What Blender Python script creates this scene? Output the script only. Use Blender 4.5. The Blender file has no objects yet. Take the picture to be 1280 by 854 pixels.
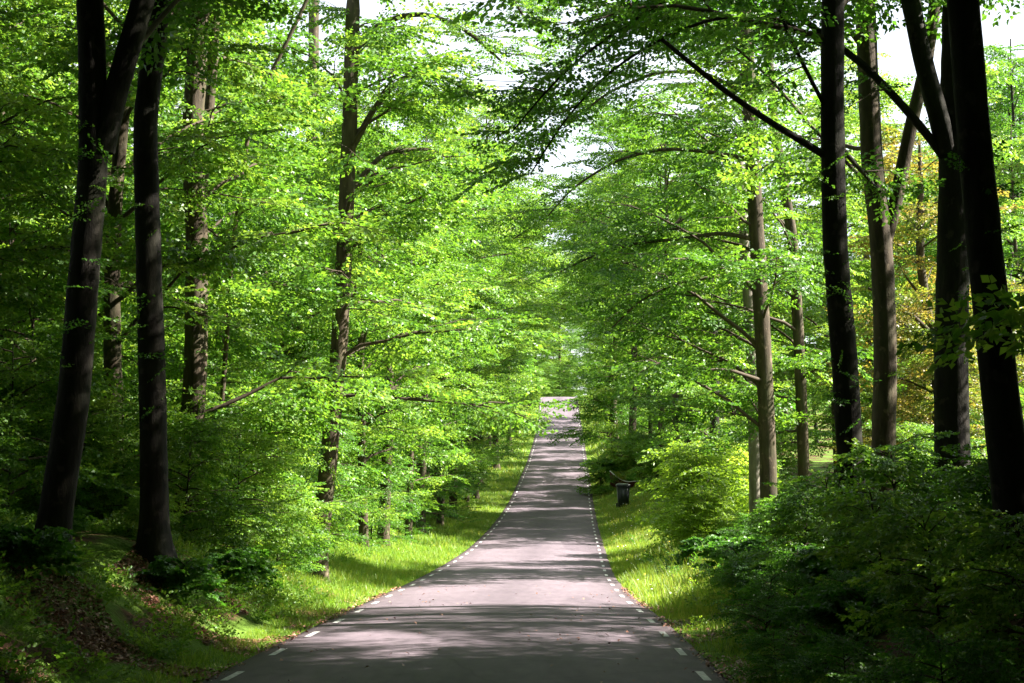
import bpy, math, random
import numpy as np
from mathutils import Vector

# ---------------------------------------------------------------- camera, sky, sun, exposure
scn = bpy.context.scene
COL = scn.collection
R = math.radians

FPX, CX, CY, HORIZON = 1900.0, 640.0, 427.0, 570.0      # photograph pixels (1280 x 854)
EYE = 1.92
PITCH = math.atan((HORIZON - CY) / FPX)

cam_d = bpy.data.cameras.new("camera")
cam = bpy.data.objects.new("camera", cam_d)
COL.objects.link(cam)
cam.location = (0, 0, EYE)
cam.rotation_euler = (math.pi / 2 + PITCH, 0, 0)
cam_d.sensor_width = 36.0
cam_d.lens = 36.0 * FPX / 1280.0
cam_d.clip_start = 0.1
cam_d.clip_end = 6000
scn.camera = cam

SUN_EL, SUN_AZ = R(41), R(88)                            # azimuth from +Y (ahead) towards +X (right)
world = bpy.data.worlds.new("World")
scn.world = world
world.use_nodes = True
wn = world.node_tree
sky = wn.nodes.new("ShaderNodeTexSky")
sky.sky_type = 'NISHITA'
sky.sun_disc = False
sky.sun_elevation = SUN_EL
sky.sun_rotation = SUN_AZ
sky.air_density = 1.0
sky.dust_density = 1.2
sky.ozone_density = 1.0
bg = wn.nodes['Background']
bg.inputs['Strength'].default_value = 0.05
# thin white cloud mixed over the sky
tc = wn.nodes.new("ShaderNodeTexCoord")
cn = wn.nodes.new("ShaderNodeTexNoise")
cn.inputs['Scale'].default_value = 3.0
cn.inputs['Detail'].default_value = 6.0
cr = wn.nodes.new("ShaderNodeMapRange")
cr.inputs['From Min'].default_value = 0.42
cr.inputs['From Max'].default_value = 0.66
cr.inputs['To Min'].default_value = 0.7
cr.inputs['To Max'].default_value = 0.9
cm = wn.nodes.new("ShaderNodeMix")
cm.data_type = 'RGBA'
cm.inputs[7].default_value = (5.4, 5.55, 5.9, 1)
wn.links.new(tc.outputs['Generated'], cn.inputs['Vector'])
wn.links.new(cn.outputs['Fac'], cr.inputs['Value'])
wn.links.new(cr.outputs[0], cm.inputs[0])
wn.links.new(sky.outputs[0], cm.inputs[6])
wn.links.new(cm.outputs[2], bg.inputs['Color'])

sun_d = bpy.data.lights.new("sun", 'SUN')
sun_d.energy = 5.0
sun_d.angle = R(0.53)
sun_d.color = (1.0, 0.94, 0.85)
sun = bpy.data.objects.new("sun", sun_d)
COL.objects.link(sun)
S = Vector((math.cos(SUN_EL) * math.sin(SUN_AZ), math.cos(SUN_EL) * math.cos(SUN_AZ), math.sin(SUN_EL)))
sun.rotation_euler = S.to_track_quat('Z', 'Y').to_euler()
sun.location = (40, 40, 60)

scn.view_settings.view_transform = 'Standard'
scn.view_settings.look = 'None'
scn.view_settings.exposure = 2.65
scn.view_settings.gamma = 1.0
scn.render.engine = 'CYCLES'
cy = scn.cycles
cy.max_bounces = 5
cy.diffuse_bounces = 2
cy.glossy_bounces = 2
cy.transmission_bounces = 3
cy.transparent_max_bounces = 4
cy.sample_clamp_indirect = 6.0
cy.use_denoising = True

rng = np.random.default_rng(7)


def px(x, y, d):
    """Point that shows at photograph pixel (x, y) when it stands d metres ahead."""
    u, v = (x - CX) / FPX, (CY - y) / FPX
    fwd = math.cos(PITCH) - v * math.sin(PITCH)
    up = math.sin(PITCH) + v * math.cos(PITCH)
    t = d / fwd
    return np.array([u * t, d, EYE + up * t])


# ---------------------------------------------------------------- mesh and object helpers
def new_mesh(name, verts, faces, mats=(), tint=None, midx=None, smooth=False):
    """verts (n,3), faces (m,4) quads or a list of those arrays, as one mesh."""
    verts = np.asarray(verts, np.float32)
    faces = np.asarray(faces, np.int32)
    k = faces.shape[1]
    me = bpy.data.meshes.new(name)
    me.vertices.add(len(verts))
    me.vertices.foreach_set("co", verts.ravel())
    me.loops.add(faces.size)
    me.loops.foreach_set("vertex_index", faces.ravel())
    me.polygons.add(len(faces))
    me.polygons.foreach_set("loop_start", np.arange(0, faces.size, k, dtype=np.int32))
    if midx is not None:
        me.polygons.foreach_set("material_index", np.asarray(midx, np.int32))
    if smooth:
        me.polygons.foreach_set("use_smooth", np.ones(len(faces), bool))
    me.update(calc_edges=True)
    if tint is not None:
        at = me.attributes.new("tint", 'FLOAT', 'FACE')
        at.data.foreach_set("value", np.asarray(tint, np.float32))
    for m in mats:
        me.materials.append(m)
    return me


def link(name, data, parent=None, kind=None, label=None, category=None, group=None, loc=None):
    o = bpy.data.objects.new(name, data)
    COL.objects.link(o)
    if parent is not None:
        o.parent = parent
    if loc is not None:
        o.location = loc
    tag(o, label, category, group, kind)
    return o


def tag(o, label=None, category=None, group=None, kind=None):
    if label: o['label'] = label
    if category: o['category'] = category
    if group: o['group'] = group
    if kind: o['kind'] = kind


def copy_thing(root, loc, rz=0.0, scale=1.0, label=None, group=None):
    c = root.copy()
    COL.objects.link(c)
    c.location = loc
    c.rotation_euler = (0, 0, rz)
    c.scale = (scale, scale, scale)
    if label: c['label'] = label
    if group: c['group'] = group
    for ch in root.children:
        d = ch.copy()
        COL.objects.link(d)
        d.parent = c
        for g in ch.children:
            e = g.copy()
            COL.objects.link(e)
            e.parent = d
    return c


class Acc:
    """Collects quads of several pieces into one mesh."""
    def __init__(s):
        s.v, s.f, s.m, s.n = [], [], [], 0

    def add(s, v, f, m=0):
        v = np.asarray(v, float); f = np.asarray(f, int)
        s.v.append(v); s.f.append(f + s.n); s.m.append(np.full(len(f), m)); s.n += len(v)
        return s

    def box(s, lo, hi, m=0, M=None):
        (a, b, c), (d, e, f) = lo, hi
        v = np.array([[a, b, c], [d, b, c], [d, e, c], [a, e, c], [a, b, f], [d, b, f], [d, e, f], [a, e, f]], float)
        if M is not None: v = v @ np.asarray(M)[:3, :3].T + np.asarray(M)[:3, 3]
        return s.add(v, [[3, 2, 1, 0], [4, 5, 6, 7], [0, 1, 5, 4], [1, 2, 6, 5], [2, 3, 7, 6], [3, 0, 4, 7]], m)

    def tube(s, pts, rad, sides=8, m=0, rough=0.0, cap=True):
        v, f = tube(pts, rad, sides, rough, cap)
        return s.add(v, f, m)

    def mesh(s, name, mats, smooth=False):
        return new_mesh(name, np.concatenate(s.v), np.concatenate(s.f), mats, midx=np.concatenate(s.m), smooth=smooth)


def tube(pts, rad, sides=8, rough=0.0, cap=False):
    pts = np.asarray(pts, float); n = len(pts)
    rad = np.broadcast_to(np.asarray(rad, float), (n,))
    tan = np.gradient(pts, axis=0)
    tan /= np.linalg.norm(tan, axis=1)[:, None] + 1e-9
    ref = np.array([0.0, 1.0, 0.0]) if abs(tan[:, 2]).mean() > .7 else np.array([0.0, 0.0, 1.0])
    a = np.cross(ref, tan); a /= np.linalg.norm(a, axis=1)[:, None] + 1e-9
    b = np.cross(tan, a)
    th = np.arange(sides) / sides * 2 * math.pi
    rr = rad[:, None] * np.ones(sides)
    if rough:
        lobes = 1 + rough * (np.sin(th * 3 + rng.uniform(0, 6)) + .7 * np.sin(th * 5 + rng.uniform(0, 6)))[None, :]
        rr = rr * lobes * (1 + rough * .7 * rng.standard_normal((n, sides)))
    v = pts[:, None] + rr[..., None] * (np.cos(th)[None, :, None] * a[:, None] + np.sin(th)[None, :, None] * b[:, None])
    i = np.arange(n - 1)[:, None] * sides; j = np.arange(sides)[None]; k = (j + 1) % sides
    f = np.stack([i + j, i + k, i + sides + k, i + sides + j], -1).reshape(-1, 4)
    v = v.reshape(-1, 3)
    if cap and sides % 2 == 0:
        for base, flip in ((0, 1), ((n - 1) * sides, 0)):
            for q in range(1, sides // 2):
                w = [base + q - 1, base + q, base + sides - 1 - q, base + sides - q]
                if q == 1: w = [base, base + 1, base + sides - 2, base + sides - 1]
                f = np.vstack([f, w[::-1] if flip else w])
    return v, f


def resample(pts, step):
    pts = np.asarray(pts, float)
    d = np.r_[0, np.cumsum(np.linalg.norm(np.diff(pts, axis=0), axis=1))]
    n = max(3, int(d[-1] / step) + 1)
    t = np.linspace(0, d[-1], n)
    out = np.stack([np.interp(t, d, pts[:, i]) for i in range(3)], 1)
    for _ in range(2):                                    # soften the corners
        out[1:-1] = (out[:-2] + 2 * out[1:-1] + out[2:]) / 4
    return out, t / d[-1]


# ---------------------------------------------------------------- materials
def mat(name):
    m = bpy.data.materials.new(name)
    m.use_nodes = True
    nt = m.node_tree
    nt.nodes.clear()
    out = nt.nodes.new("ShaderNodeOutputMaterial")
    return m, nt, out


def node(nt, kind, **kw):
    n = nt.nodes.new(kind)
    for k, v in kw.items():
        if hasattr(n, k): setattr(n, k, v)
        else: n.inputs[k.replace('_', ' ')].default_value = v
    return n


def noise(nt, scale, detail=4.0, vec=None, stretch=None):
    n = node(nt, "ShaderNodeTexNoise", Scale=scale, Detail=detail)
    g = nt.nodes.new("ShaderNodeNewGeometry") if vec is None else None
    src = g.outputs['Position'] if g else vec
    if stretch:
        mp = nt.nodes.new("ShaderNodeMapping"); mp.inputs['Scale'].default_value = stretch
        nt.links.new(src, mp.inputs['Vector']); src = mp.outputs[0]
    nt.links.new(src, n.inputs['Vector'])
    return n.outputs['Fac']


def ramp(nt, fac, stops):
    n = nt.nodes.new("ShaderNodeValToRGB")
    cr = n.color_ramp
    while len(cr.elements) < len(stops): cr.elements.new(0.5)
    for e, (p, c) in zip(cr.elements, stops):
        e.position = p; e.color = (*c, 1)
    nt.links.new(fac, n.inputs['Fac'])
    return n.outputs['Color']


def mixc(nt, fac, a, b, mode='MIX'):
    n = nt.nodes.new("ShaderNodeMix"); n.data_type = 'RGBA'; n.blend_type = mode
    for sock, val in ((0, fac), (6, a), (7, b)):
        if hasattr(val, 'links'): nt.links.new(val, n.inputs[sock])
        elif sock == 0: n.inputs[0].default_value = val
        else: n.inputs[sock].default_value = (*val, 1)
    return n.outputs[2]


def bump(nt, height, strength, dist=0.02):
    b = node(nt, "ShaderNodeBump", Strength=strength, Distance=dist)
    nt.links.new(height, b.inputs['Height'])
    return b.outputs['Normal']


def plain(name, color, rough=0.6, spec=0.4, var=0.15, scale=30.0, metallic=0.0):
    m, nt, out = mat(name)
    p = node(nt, "ShaderNodeBsdfPrincipled", Roughness=rough, Metallic=metallic)
    p.inputs['Specular IOR Level'].default_value = spec
    f = noise(nt, scale)
    nt.links.new(ramp(nt, f, [(0.3, tuple(c * (1 - var) for c in color)), (0.7, tuple(min(1, c * (1 + var)) for c in color))]), p.inputs['Base Color'])
    nt.links.new(bump(nt, f, 0.2, 0.005), p.inputs['Normal'])
    nt.links.new(p.outputs[0], out.inputs['Surface'])
    return m


def leaf_mat(name, stops, trans, tfac=0.45, rough=0.45, spec=0.38):
    """A thin leaf: reflects its upper colour, lets a yellower light through. tint = natural variation from leaf to leaf."""
    m, nt, out = mat(name)
    at = nt.nodes.new("ShaderNodeAttribute"); at.attribute_name = "tint"
    oi = nt.nodes.new("ShaderNodeObjectInfo")
    add = node(nt, "ShaderNodeMath", operation='MULTIPLY_ADD')
    nt.links.new(oi.outputs['Random'], add.inputs[0]); add.inputs[1].default_value = 0.5
    nt.links.new(at.outputs['Fac'], add.inputs[2])
    sub = node(nt, "ShaderNodeMath", operation='SUBTRACT'); sub.inputs[1].default_value = 0.25
    nt.links.new(add.outputs[0], sub.inputs[0])
    c = ramp(nt, sub.outputs[0], stops)
    t = mixc(nt, 1.0, c, trans, 'MULTIPLY')
    p = node(nt, "ShaderNodeBsdfPrincipled", Roughness=rough)
    p.inputs['Specular IOR Level'].default_value = spec
    nt.links.new(c, p.inputs['Base Color'])
    tr = nt.nodes.new("ShaderNodeBsdfTranslucent")
    nt.links.new(t, tr.inputs['Color'])
    mx = node(nt, "ShaderNodeMixShader"); mx.inputs[0].default_value = tfac
    nt.links.new(p.outputs[0], mx.inputs[1]); nt.links.new(tr.outputs[0], mx.inputs[2])
    nt.links.new(mx.outputs[0], out.inputs['Surface'])
    return m


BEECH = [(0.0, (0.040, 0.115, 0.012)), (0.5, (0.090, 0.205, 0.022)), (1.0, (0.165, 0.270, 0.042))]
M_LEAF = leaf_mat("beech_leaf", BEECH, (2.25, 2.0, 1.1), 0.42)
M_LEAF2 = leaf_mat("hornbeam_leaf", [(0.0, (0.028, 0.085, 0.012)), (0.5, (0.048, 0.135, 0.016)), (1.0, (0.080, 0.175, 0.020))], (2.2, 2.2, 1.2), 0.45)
M_LIME = leaf_mat("fresh_shrub_leaf", [(0.0, (0.110, 0.200, 0.016)), (0.5, (0.150, 0.270, 0.026)), (1.0, (0.240, 0.320, 0.045))], (2.2, 2.0, 1.2), 0.5)
M_GOLD = leaf_mat("young_oak_leaf", [(0.0, (0.070, 0.130, 0.020)), (0.5, (0.140, 0.170, 0.025)), (1.0, (0.230, 0.170, 0.040))], (2.0, 1.9, 1.2), 0.45)
M_GRASS = leaf_mat("grass_blade", [(0.0, (0.080, 0.170, 0.014)), (0.6, (0.140, 0.255, 0.026)), (1.0, (0.270, 0.290, 0.070))], (2.0, 1.8, 1.0), 0.42)


def bark(name, dark, light, moss=0.35):
    m, nt, out = mat(name)
    tcn = nt.nodes.new("ShaderNodeTexCoord")
    ob = tcn.outputs['Object']
    f1 = noise(nt, 9.0, 6.0, ob, (1, 1, 0.22))
    f2 = noise(nt, 2.2, 3.0, ob, (1, 1, 0.5))
    f3 = noise(nt, 60.0, 3.0, ob, (1, 1, 0.35))
    base = ramp(nt, f1, [(0.3, dark), (0.7, light)])
    mo = ramp(nt, f2, [(0.45, (0, 0, 0)), (0.7, (moss,) * 3)])
    c = mixc(nt, mo, base, (0.060, 0.085, 0.025))
    f6 = noise(nt, 5.5, 5.0, ob, (1, 1, .8))
    c = mixc(nt, ramp(nt, f6, [(0.60, (0, 0, 0)), (0.66, (.5, .5, .5))]), c, tuple(min(.4, 2.2 * q + .01) for q in light))
    p = node(nt, "ShaderNodeBsdfPrincipled", Roughness=0.85)
    p.inputs['Specular IOR Level'].default_value = 0.2
    nt.links.new(c, p.inputs['Base Color'])
    ad = node(nt, "ShaderNodeMath", operation='MULTIPLY_ADD'); ad.inputs[1].default_value = 0.4
    nt.links.new(f3, ad.inputs[0]); nt.links.new(f1, ad.inputs[2])
    nt.links.new(bump(nt, ad.outputs[0], 0.7, 0.03), p.inputs['Normal'])
    nt.links.new(p.outputs[0], out.inputs['Surface'])
    return m


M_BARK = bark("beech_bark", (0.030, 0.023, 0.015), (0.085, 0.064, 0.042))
M_BARK2 = bark("shade_darkened_bark", (0.006, 0.005, 0.004), (0.020, 0.016, 0.012), 0.12)  # canopy shade on the near trunks is put into this bark colour
M_PALE = bark("pale_bark", (0.130, 0.115, 0.095), (0.300, 0.270, 0.220), 0.2)
M_TWIG = plain("twig", (0.060, 0.045, 0.030), 0.8, 0.2, 0.3)

# ---------------------------------------------------------------- the lie of the land (from the photograph's dashes: one every 3 m)
_T = [(17.8, 847, 291, 879), (20.8, 816, 347, 851), (23.8, 793.6, 390.5, 830), (26.8, 777, 424, 814), (29.8, 764.5, 449, 800),
      (35.8, 746, 485.7, 777), (41.8, 732, 515.5, 765.5), (47.8, 720, 539, 757.6), (53.8, 708, 560, 754), (59.8, 697.5, 576.5, 751),
      (65.8, 688, 590, 749), (71.8, 678, 601, 746.5), (77.8, 669, 609.7, 744), (83.8, 661, 617.6, 742.3), (89.8, 652.5, 624, 740.4),
      (95.8, 644, 630.5, 739.6), (101.8, 636.5, 635.3, 738), (107.8, 628.6, 640, 737), (129, 600, 653, 734), (150, 579.5, 661.5, 731.2),
      (171, 560, 667.5, 728.6), (196, 541, 672.6, 726), (218, 527, 674.4, 723.6), (240, 512, 675.6, 721.6), (262, 498, 676.6, 720.4)]
_L = np.array([px(xl, y, d) for d, y, xl, xr in _T]); _Rr = np.array([px(xr, y, d) for d, y, xl, xr in _T])
_Y = np.array([t[0] for t in _T])


def _ext(vals, lo_slope, tail):
    y = np.r_[-60, 0, _Y, [t[0] for t in tail]]
    v = np.r_[vals[0] - lo_slope * (_Y[0] + 60), vals[0] - lo_slope * _Y[0], vals, [t[1] for t in tail]]
    g = np.arange(-60, 2600, 1.0)
    s = np.interp(g, y, v)
    k = np.exp(-np.linspace(-2, 2, 9) ** 2); k /= k.sum()
    sp = np.pad(s, 4, mode='edge')
    return g, np.convolve(sp, k, mode='valid')


_z = (_L[:, 2] + _Rr[:, 2]) / 2
GY, GZ = _ext(_z, -0.043, [(272, 12.45), (285, 12.5), (300, 12.1), (340, 11.0), (500, 12.0), (1000, 20.0), (2600, 34.0)])
_, GL = _ext(_L[:, 0], 0.020, [(285, 6.0), (330, 18), (500, 80), (2600, 500)])
_, GR = _ext(_Rr[:, 0], 0.022, [(285, 12.6), (330, 24.8), (500, 87), (2600, 507)])
road_z = lambda y: np.interp(y, GY, GZ)
road_l = lambda y: np.interp(y, GY, GL)
road_r = lambda y: np.interp(y, GY, GR)
SHOULDER = 0.32


def sstep(a, b, x):
    t = np.clip((x - a) / (b - a), 0, 1)
    return t * t * (3 - 2 * t)


def wav(x, y, s, p):
    return (np.sin(x * s + p + 1.3 * np.sin(y * s * .7 + p)) + np.sin(y * s * 1.1 + 2 * p + 1.1 * np.sin(x * s * .8))) * .5


def ground_z(x, y):
    x = np.asarray(x, float); y = np.asarray(y, float)
    sl = road_l(y) - SHOULDER - x
    sr = x - road_r(y) - SHOULDER
    zr = road_z(y)
    bl = np.interp(y, [0, 24, 30, 40, 60, 90], [1.65, 1.65, 1.35, .8, .4, .25])
    br = np.interp(y, [0, 20, 45, 66, 84, 108, 150, 200], [1.15, 1.1, .7, .35, .75, 1.35, 1.8, .8])
    wl = np.interp(y, [0, 30, 60, 100], [3.0, 3.2, 5, 6])
    left = bl * sstep(.3, wl + .9 + .8 * wav(x, y, .8, 3.0), sl) + .05 * np.clip(sl - 3, 0, 40)
    right = br * sstep(.4, 3.4, sr) + .012 * np.clip(sr - 3, 0, 40)
    z = zr - .055 + np.where(sl > 0, left, 0) + np.where(sr > 0, right, 0)
    amp = sstep(.6, 3, np.maximum(sl, sr))
    return z + amp * (.16 * wav(x, y, 1.1, .4) + .07 * wav(x, y, 3.1, 2.0))


def gz(x, y): return float(ground_z(x, y))


ys = np.r_[np.arange(-40, 8, 2), np.arange(8, 55, .4), np.arange(55, 110, .9), np.arange(110, 310, 2.5), np.geomspace(310, 2590, 40)]
us = np.r_[-np.geomspace(1500, 12, 34), -np.arange(11.6, 0, -.32), np.arange(0, 11.7, .32), np.geomspace(12, 1500, 34)]
UU, YY = np.meshgrid(us, ys)
XX = (road_l(YY) + road_r(YY)) / 2 + UU
ZZ = ground_z(XX, YY)
nx = len(us)
ii = (np.arange(len(ys) - 1)[:, None] * nx + np.arange(nx - 1)[None]).ravel()
m, nt, out = mat("woodland_soil")
f1 = noise(nt, 0.9, 5.0); f2 = noise(nt, 14.0, 4.0); f3 = noise(nt, 70.0, 3.0)
soil = ramp(nt, f2, [(0.3, (0.030, 0.020, 0.012)), (0.55, (0.080, 0.045, 0.025)), (0.75, (0.130, 0.070, 0.038))])
moss = ramp(nt, f3, [(0.3, (0.050, 0.095, 0.014)), (0.7, (0.120, 0.200, 0.026))])
at = nt.nodes.new("ShaderNodeAttribute"); at.attribute_name = "grassy"
ad = node(nt, "ShaderNodeMath", operation='MULTIPLY_ADD'); ad.inputs[1].default_value = 1.4
nt.links.new(f1, ad.inputs[0]); nt.links.new(at.outputs['Fac'], ad.inputs[2])
fac = ramp(nt, ad.outputs[0], [(0.72, (0, 0, 0)), (0.95, (1, 1, 1))])
p = node(nt, "ShaderNodeBsdfPrincipled", Roughness=0.95)
p.inputs['Specular IOR Level'].default_value = 0.1
nt.links.new(mixc(nt, fac, soil, moss), p.inputs['Base Color'])
nt.links.new(bump(nt, f2, 0.8, 0.06), p.inputs['Normal'])
nt.links.new(p.outputs[0], out.inputs['Surface'])
gm = new_mesh("ground", np.stack([XX, YY, ZZ], -1).reshape(-1, 3), np.stack([ii, ii + 1, ii + nx + 1, ii + nx], 1), [m], smooth=True)
sl = (road_l(YY) - SHOULDER - XX); sr = XX - road_r(YY) - SHOULDER
gr = np.where(np.maximum(sl, sr) < 1.0, .55, 0) + np.where(YY > 32, np.where(np.maximum(sl, sr) < 5, .45, .15), 0) + np.where(np.abs(UU) > 40, .6, 0) + np.where((YY < 36) & (sl > 1.6) & (sl < 9), .22, 0)
ga = gm.attributes.new("grassy", 'FLOAT', 'POINT')
ga.data.foreach_set("value", np.clip(gr, 0, 1).astype(np.float32).ravel())
link("ground", gm, kind="structure", label="woodland floor and grassy road banks under the trees")

# road
ry = np.r_[np.arange(-30, 60, .5), np.arange(60, 330, 1.5), np.arange(330, 520, 6)]
ru = np.r_[0, .012, np.linspace(.03, .97, 25), .988, 1]
RU, RY = np.meshgrid(ru, ry)
rl, rrr = road_l(RY) - SHOULDER, road_r(RY) + SHOULDER
edge_w = (.08 * wav(RY, RY * .3, 2.3, 1.0) + .05 * wav(RY * 1.7, RU * 9, 3.1, .3)) * np.where((RU == 0) | (RU == 1), 1, 0)
RX = rl + (rrr - rl) * RU + edge_w


def crown_z(u): return .055 * (1 - (2 * u - 1) ** 2)


RZ = road_z(RY) + crown_z(RU) - .004
RZ[:, 0] -= .09; RZ[:, -1] -= .09
ACROSS = np.abs(RU - .5) * 2
nr = len(ru)
ii = (np.arange(len(ry) - 1)[:, None] * nr + np.arange(nr - 1)[None]).ravel()
m, nt, out = mat("worn_asphalt")
f1 = noise(nt, 0.35, 4.0); f2 = noise(nt, 6.0, 5.0, None, (1, .25, 1)); f3 = noise(nt, 160.0, 2.0)
c = ramp(nt, f3, [(0.25, (0.078, 0.064, 0.075)), (0.75, (0.168, 0.139, 0.160))])
c = mixc(nt, 1.0, c, ramp(nt, f2, [(0.25, (.80, .80, .81)), (0.75, (1.15, 1.13, 1.13))]), 'MULTIPLY')
c = mixc(nt, 1.0, c, ramp(nt, f1, [(0.3, (.85, .84, .85)), (0.7, (1.12, 1.1, 1.1))]), 'MULTIPLY')
vor = node(nt, "ShaderNodeTexVoronoi", feature='DISTANCE_TO_EDGE', Scale=0.22)
g = nt.nodes.new("ShaderNodeNewGeometry")
wp = node(nt, "ShaderNodeMix", data_type='RGBA'); wp.inputs[0].default_value = 0.12
nn = node(nt, "ShaderNodeTexNoise", Scale=1.2, Detail=4.0)
nt.links.new(g.outputs['Position'], nn.inputs['Vector'])
nt.links.new(g.outputs['Position'], wp.inputs[6]); nt.links.new(nn.outputs['Color'], wp.inputs[7])
nt.links.new(wp.outputs[2], vor.inputs['Vector'])
ck = ramp(nt, vor.outputs['Distance'], [(0.0, (.74, .73, .73)), (0.004, (1, 1, 1))])
c = mixc(nt, 1.0, c, ck, 'MULTIPLY')
at = nt.nodes.new("ShaderNodeAttribute"); at.attribute_name = "across"          # polished wheel paths, dirty crown and edges
wt = ramp(nt, at.outputs['Fac'], [(0.0, (.86, .85, .87)), (0.28, (1.08, 1.07, 1.08)), (0.62, (1.12, 1.10, 1.11)), (0.84, (.92, .91, .91)), (1.0, (.58, .54, .48))])
c = mixc(nt, 1.0, c, wt, 'MULTIPLY')
f4 = noise(nt, .16, 2.0, None, (1.6, .5, 1))
c = mixc(nt, 1.0, c, ramp(nt, f4, [(0.58, (1, 1, 1)), (0.60, (.80, .80, .81))]), 'MULTIPLY')      # mended patches
f5 = noise(nt, 2.6, 6.0)
c = mixc(nt, 1.0, c, ramp(nt, f5, [(0.60, (1, 1, 1)), (0.72, (.78, .77, .77))]), 'MULTIPLY')      # stains
p = node(nt, "ShaderNodeBsdfPrincipled", Roughness=0.75)
p.inputs['Specular IOR Level'].default_value = 0.22
nt.links.new(c, p.inputs['Base Color'])
nt.links.new(bump(nt, f3, 0.5, 0.006), p.inputs['Normal'])
nt.links.new(p.outputs[0], out.inputs['Surface'])
road_m = new_mesh("road", np.stack([RX, RY, RZ], -1).reshape(-1, 3), np.stack([ii, ii + 1, ii + nr + 1, ii + nr], 1), [m], smooth=True)
ac = road_m.attributes.new("across", 'FLOAT', 'POINT')
ac.data.foreach_set("value", ACROSS.astype(np.float32).ravel())
road = link("road", road_m, kind="structure", label="narrow asphalt road running through the wood to a hill crest")
# edge dashes, each one a piece of the road
M_LINE = plain("worn_road_paint", (0.54, 0.53, 0.52), 0.7, 0.2, 0.35, 16.0)
for side, edge in ((-1, road_l), (1, road_r)):
    for k in range(-5, 88):
        y0 = 17.8 + 3.0 * k - .5
        yy = np.linspace(y0, y0 + 1.0, 4)
        xe = edge(yy)
        w = .047
        vv = []
        for y_, x_ in zip(yy, xe):
            for s_ in (-w, w):
                u_ = (x_ + s_ - road_l(y_) + SHOULDER) / (road_r(y_) - road_l(y_) + 2 * SHOULDER)
                vv.append((x_ + s_, y_, road_z(y_) + crown_z(u_) + .004))
        link("edge_dash", new_mesh("edge_dash", vv, [[0, 1, 3, 2], [2, 3, 5, 4], [4, 5, 7, 6]], [M_LINE]), road)

# ---------------------------------------------------------------- leaves, sprays, trees
def spray_template(nside=8, leaf=0.122, broad=0.64, hexa=False, messy=0.9):
    """A twig one metre long along +x with leafy side twigs, in the unit of the spray. Returns leaf quads."""
    P, A = [], []
    for i in range(nside):
        t = (i + .5) / nside
        sd = 1 if i % 2 else -1
        L = (.16 + .42 * (1 - t) ** .8) * rng.uniform(.75, 1.15)
        ang = sd * R(rng.uniform(38, 62))
        d = np.array([math.cos(ang), math.sin(ang), rng.uniform(-.22, .08)])
        b = np.array([t, 0, -.10 * t * t])
        q = np.arange(.06, L, .066)
        for j, l in enumerate(q):
            P.append(b + d * l)
            a2 = ang + (1 if j % 2 else -1) * R(rng.uniform(25, 60))
            A.append((math.cos(a2), math.sin(a2), rng.uniform(-.45, .1)))
        P.append(b + d * L); A.append(tuple(d))
    for l in np.arange(.15, 1.05, .07):
        P.append(np.array([l, 0, -.10 * l * l])); a2 = R(rng.uniform(-70, 70)); A.append((math.cos(a2), math.sin(a2), rng.uniform(-.5, .1)))
    P, A = np.array(P), np.array(A)
    A /= np.linalg.norm(A, axis=1)[:, None]
    N = np.stack([rng.normal(0, messy, len(P)), rng.normal(0, messy, len(P)), np.ones(len(P))], 1)
    Sd = np.cross(N, A); Sd /= np.linalg.norm(Sd, axis=1)[:, None]
    N = np.cross(A, Sd)
    l = leaf * rng.uniform(.65, 1.2, len(P))[:, None]; w = l * broad
    tip = P + A * l - N * l * .12
    if hexa:
        q1 = P + A * l * .30 + N * l * .10; q2 = P + A * l * .68 + N * l * .07
        V = np.stack([P, q1 + Sd * w * .5, q2 + Sd * w * .42, tip, q2 - Sd * w * .42, q1 - Sd * w * .5], 1)
    else:
        V = np.stack([P, P + A * l * .42 + Sd * w * .5 + N * l * .1, tip, P + A * l * .42 - Sd * w * .5 + N * l * .1], 1)
    return V


TPL = [spray_template() for _ in range(8)]
TPL_HEX2 = [spray_template(6, .135, .7, True, .6) for _ in range(5)]
TPL_SMALL = [spray_template(9, .085, .55, False, 1.0) for _ in range(4)]
TPL_HEX = [spray_template(8, .095, .66, True, .8) for _ in range(6)]
TPL_HERB = [spray_template(5, .16, .62, True, .8)[::2] for _ in range(5)]
TPL_FAR = [spray_template(5, .19, .75, False, 1.0)[::3] for _ in range(6)]


def make_sprays(sp, templates):
    """sp: rows (x, y, z, heading, pitch, roll, scale). Returns leaf verts, quads and tint."""
    sp = np.asarray(sp, float)
    pick = rng.integers(0, len(templates), len(sp))
    V, F, T, n = [], [], [], 0
    for k, tp in enumerate(templates):
        s = sp[pick == k]
        if not len(s): continue
        ch, sh, cp, spn, cr_, sr_ = np.cos(s[:, 3]), np.sin(s[:, 3]), np.cos(s[:, 4]), np.sin(s[:, 4]), np.cos(s[:, 5]), np.sin(s[:, 5])
        ax = np.stack([ch * cp, sh * cp, spn], 1)
        ay0 = np.stack([-sh, ch, 0 * sh], 1)
        az0 = np.cross(ax, ay0)
        ay = ay0 * cr_[:, None] + az0 * sr_[:, None]
        az = np.cross(ax, ay)
        M = np.stack([ax, ay, az], 2) * s[:, 6, None, None]
        nl, nv = tp.shape[:2]
        v = np.einsum('sij,lj->sli', M, tp.reshape(-1, 3)) + s[:, None, :3]
        cnt = len(s) * nl
        b = n + np.arange(cnt)[:, None] * nv
        tint = np.repeat(rng.uniform(.12, .88, len(s)), nl) + rng.normal(0, .16, cnt)
        if nv == 4:
            F.append(b + np.array([[0, 1, 2, 3]])); T.append(tint)
        else:
            F.append(b + np.array([[0, 1, 2, 3]])); F.append(b + np.array([[0, 3, 4, 5]])); T += [tint, tint]
        V.append(v.reshape(-1, 3)); n += cnt * nv
    return np.concatenate(V), np.concatenate(F), np.clip(np.concatenate(T), 0, 1)


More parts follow.
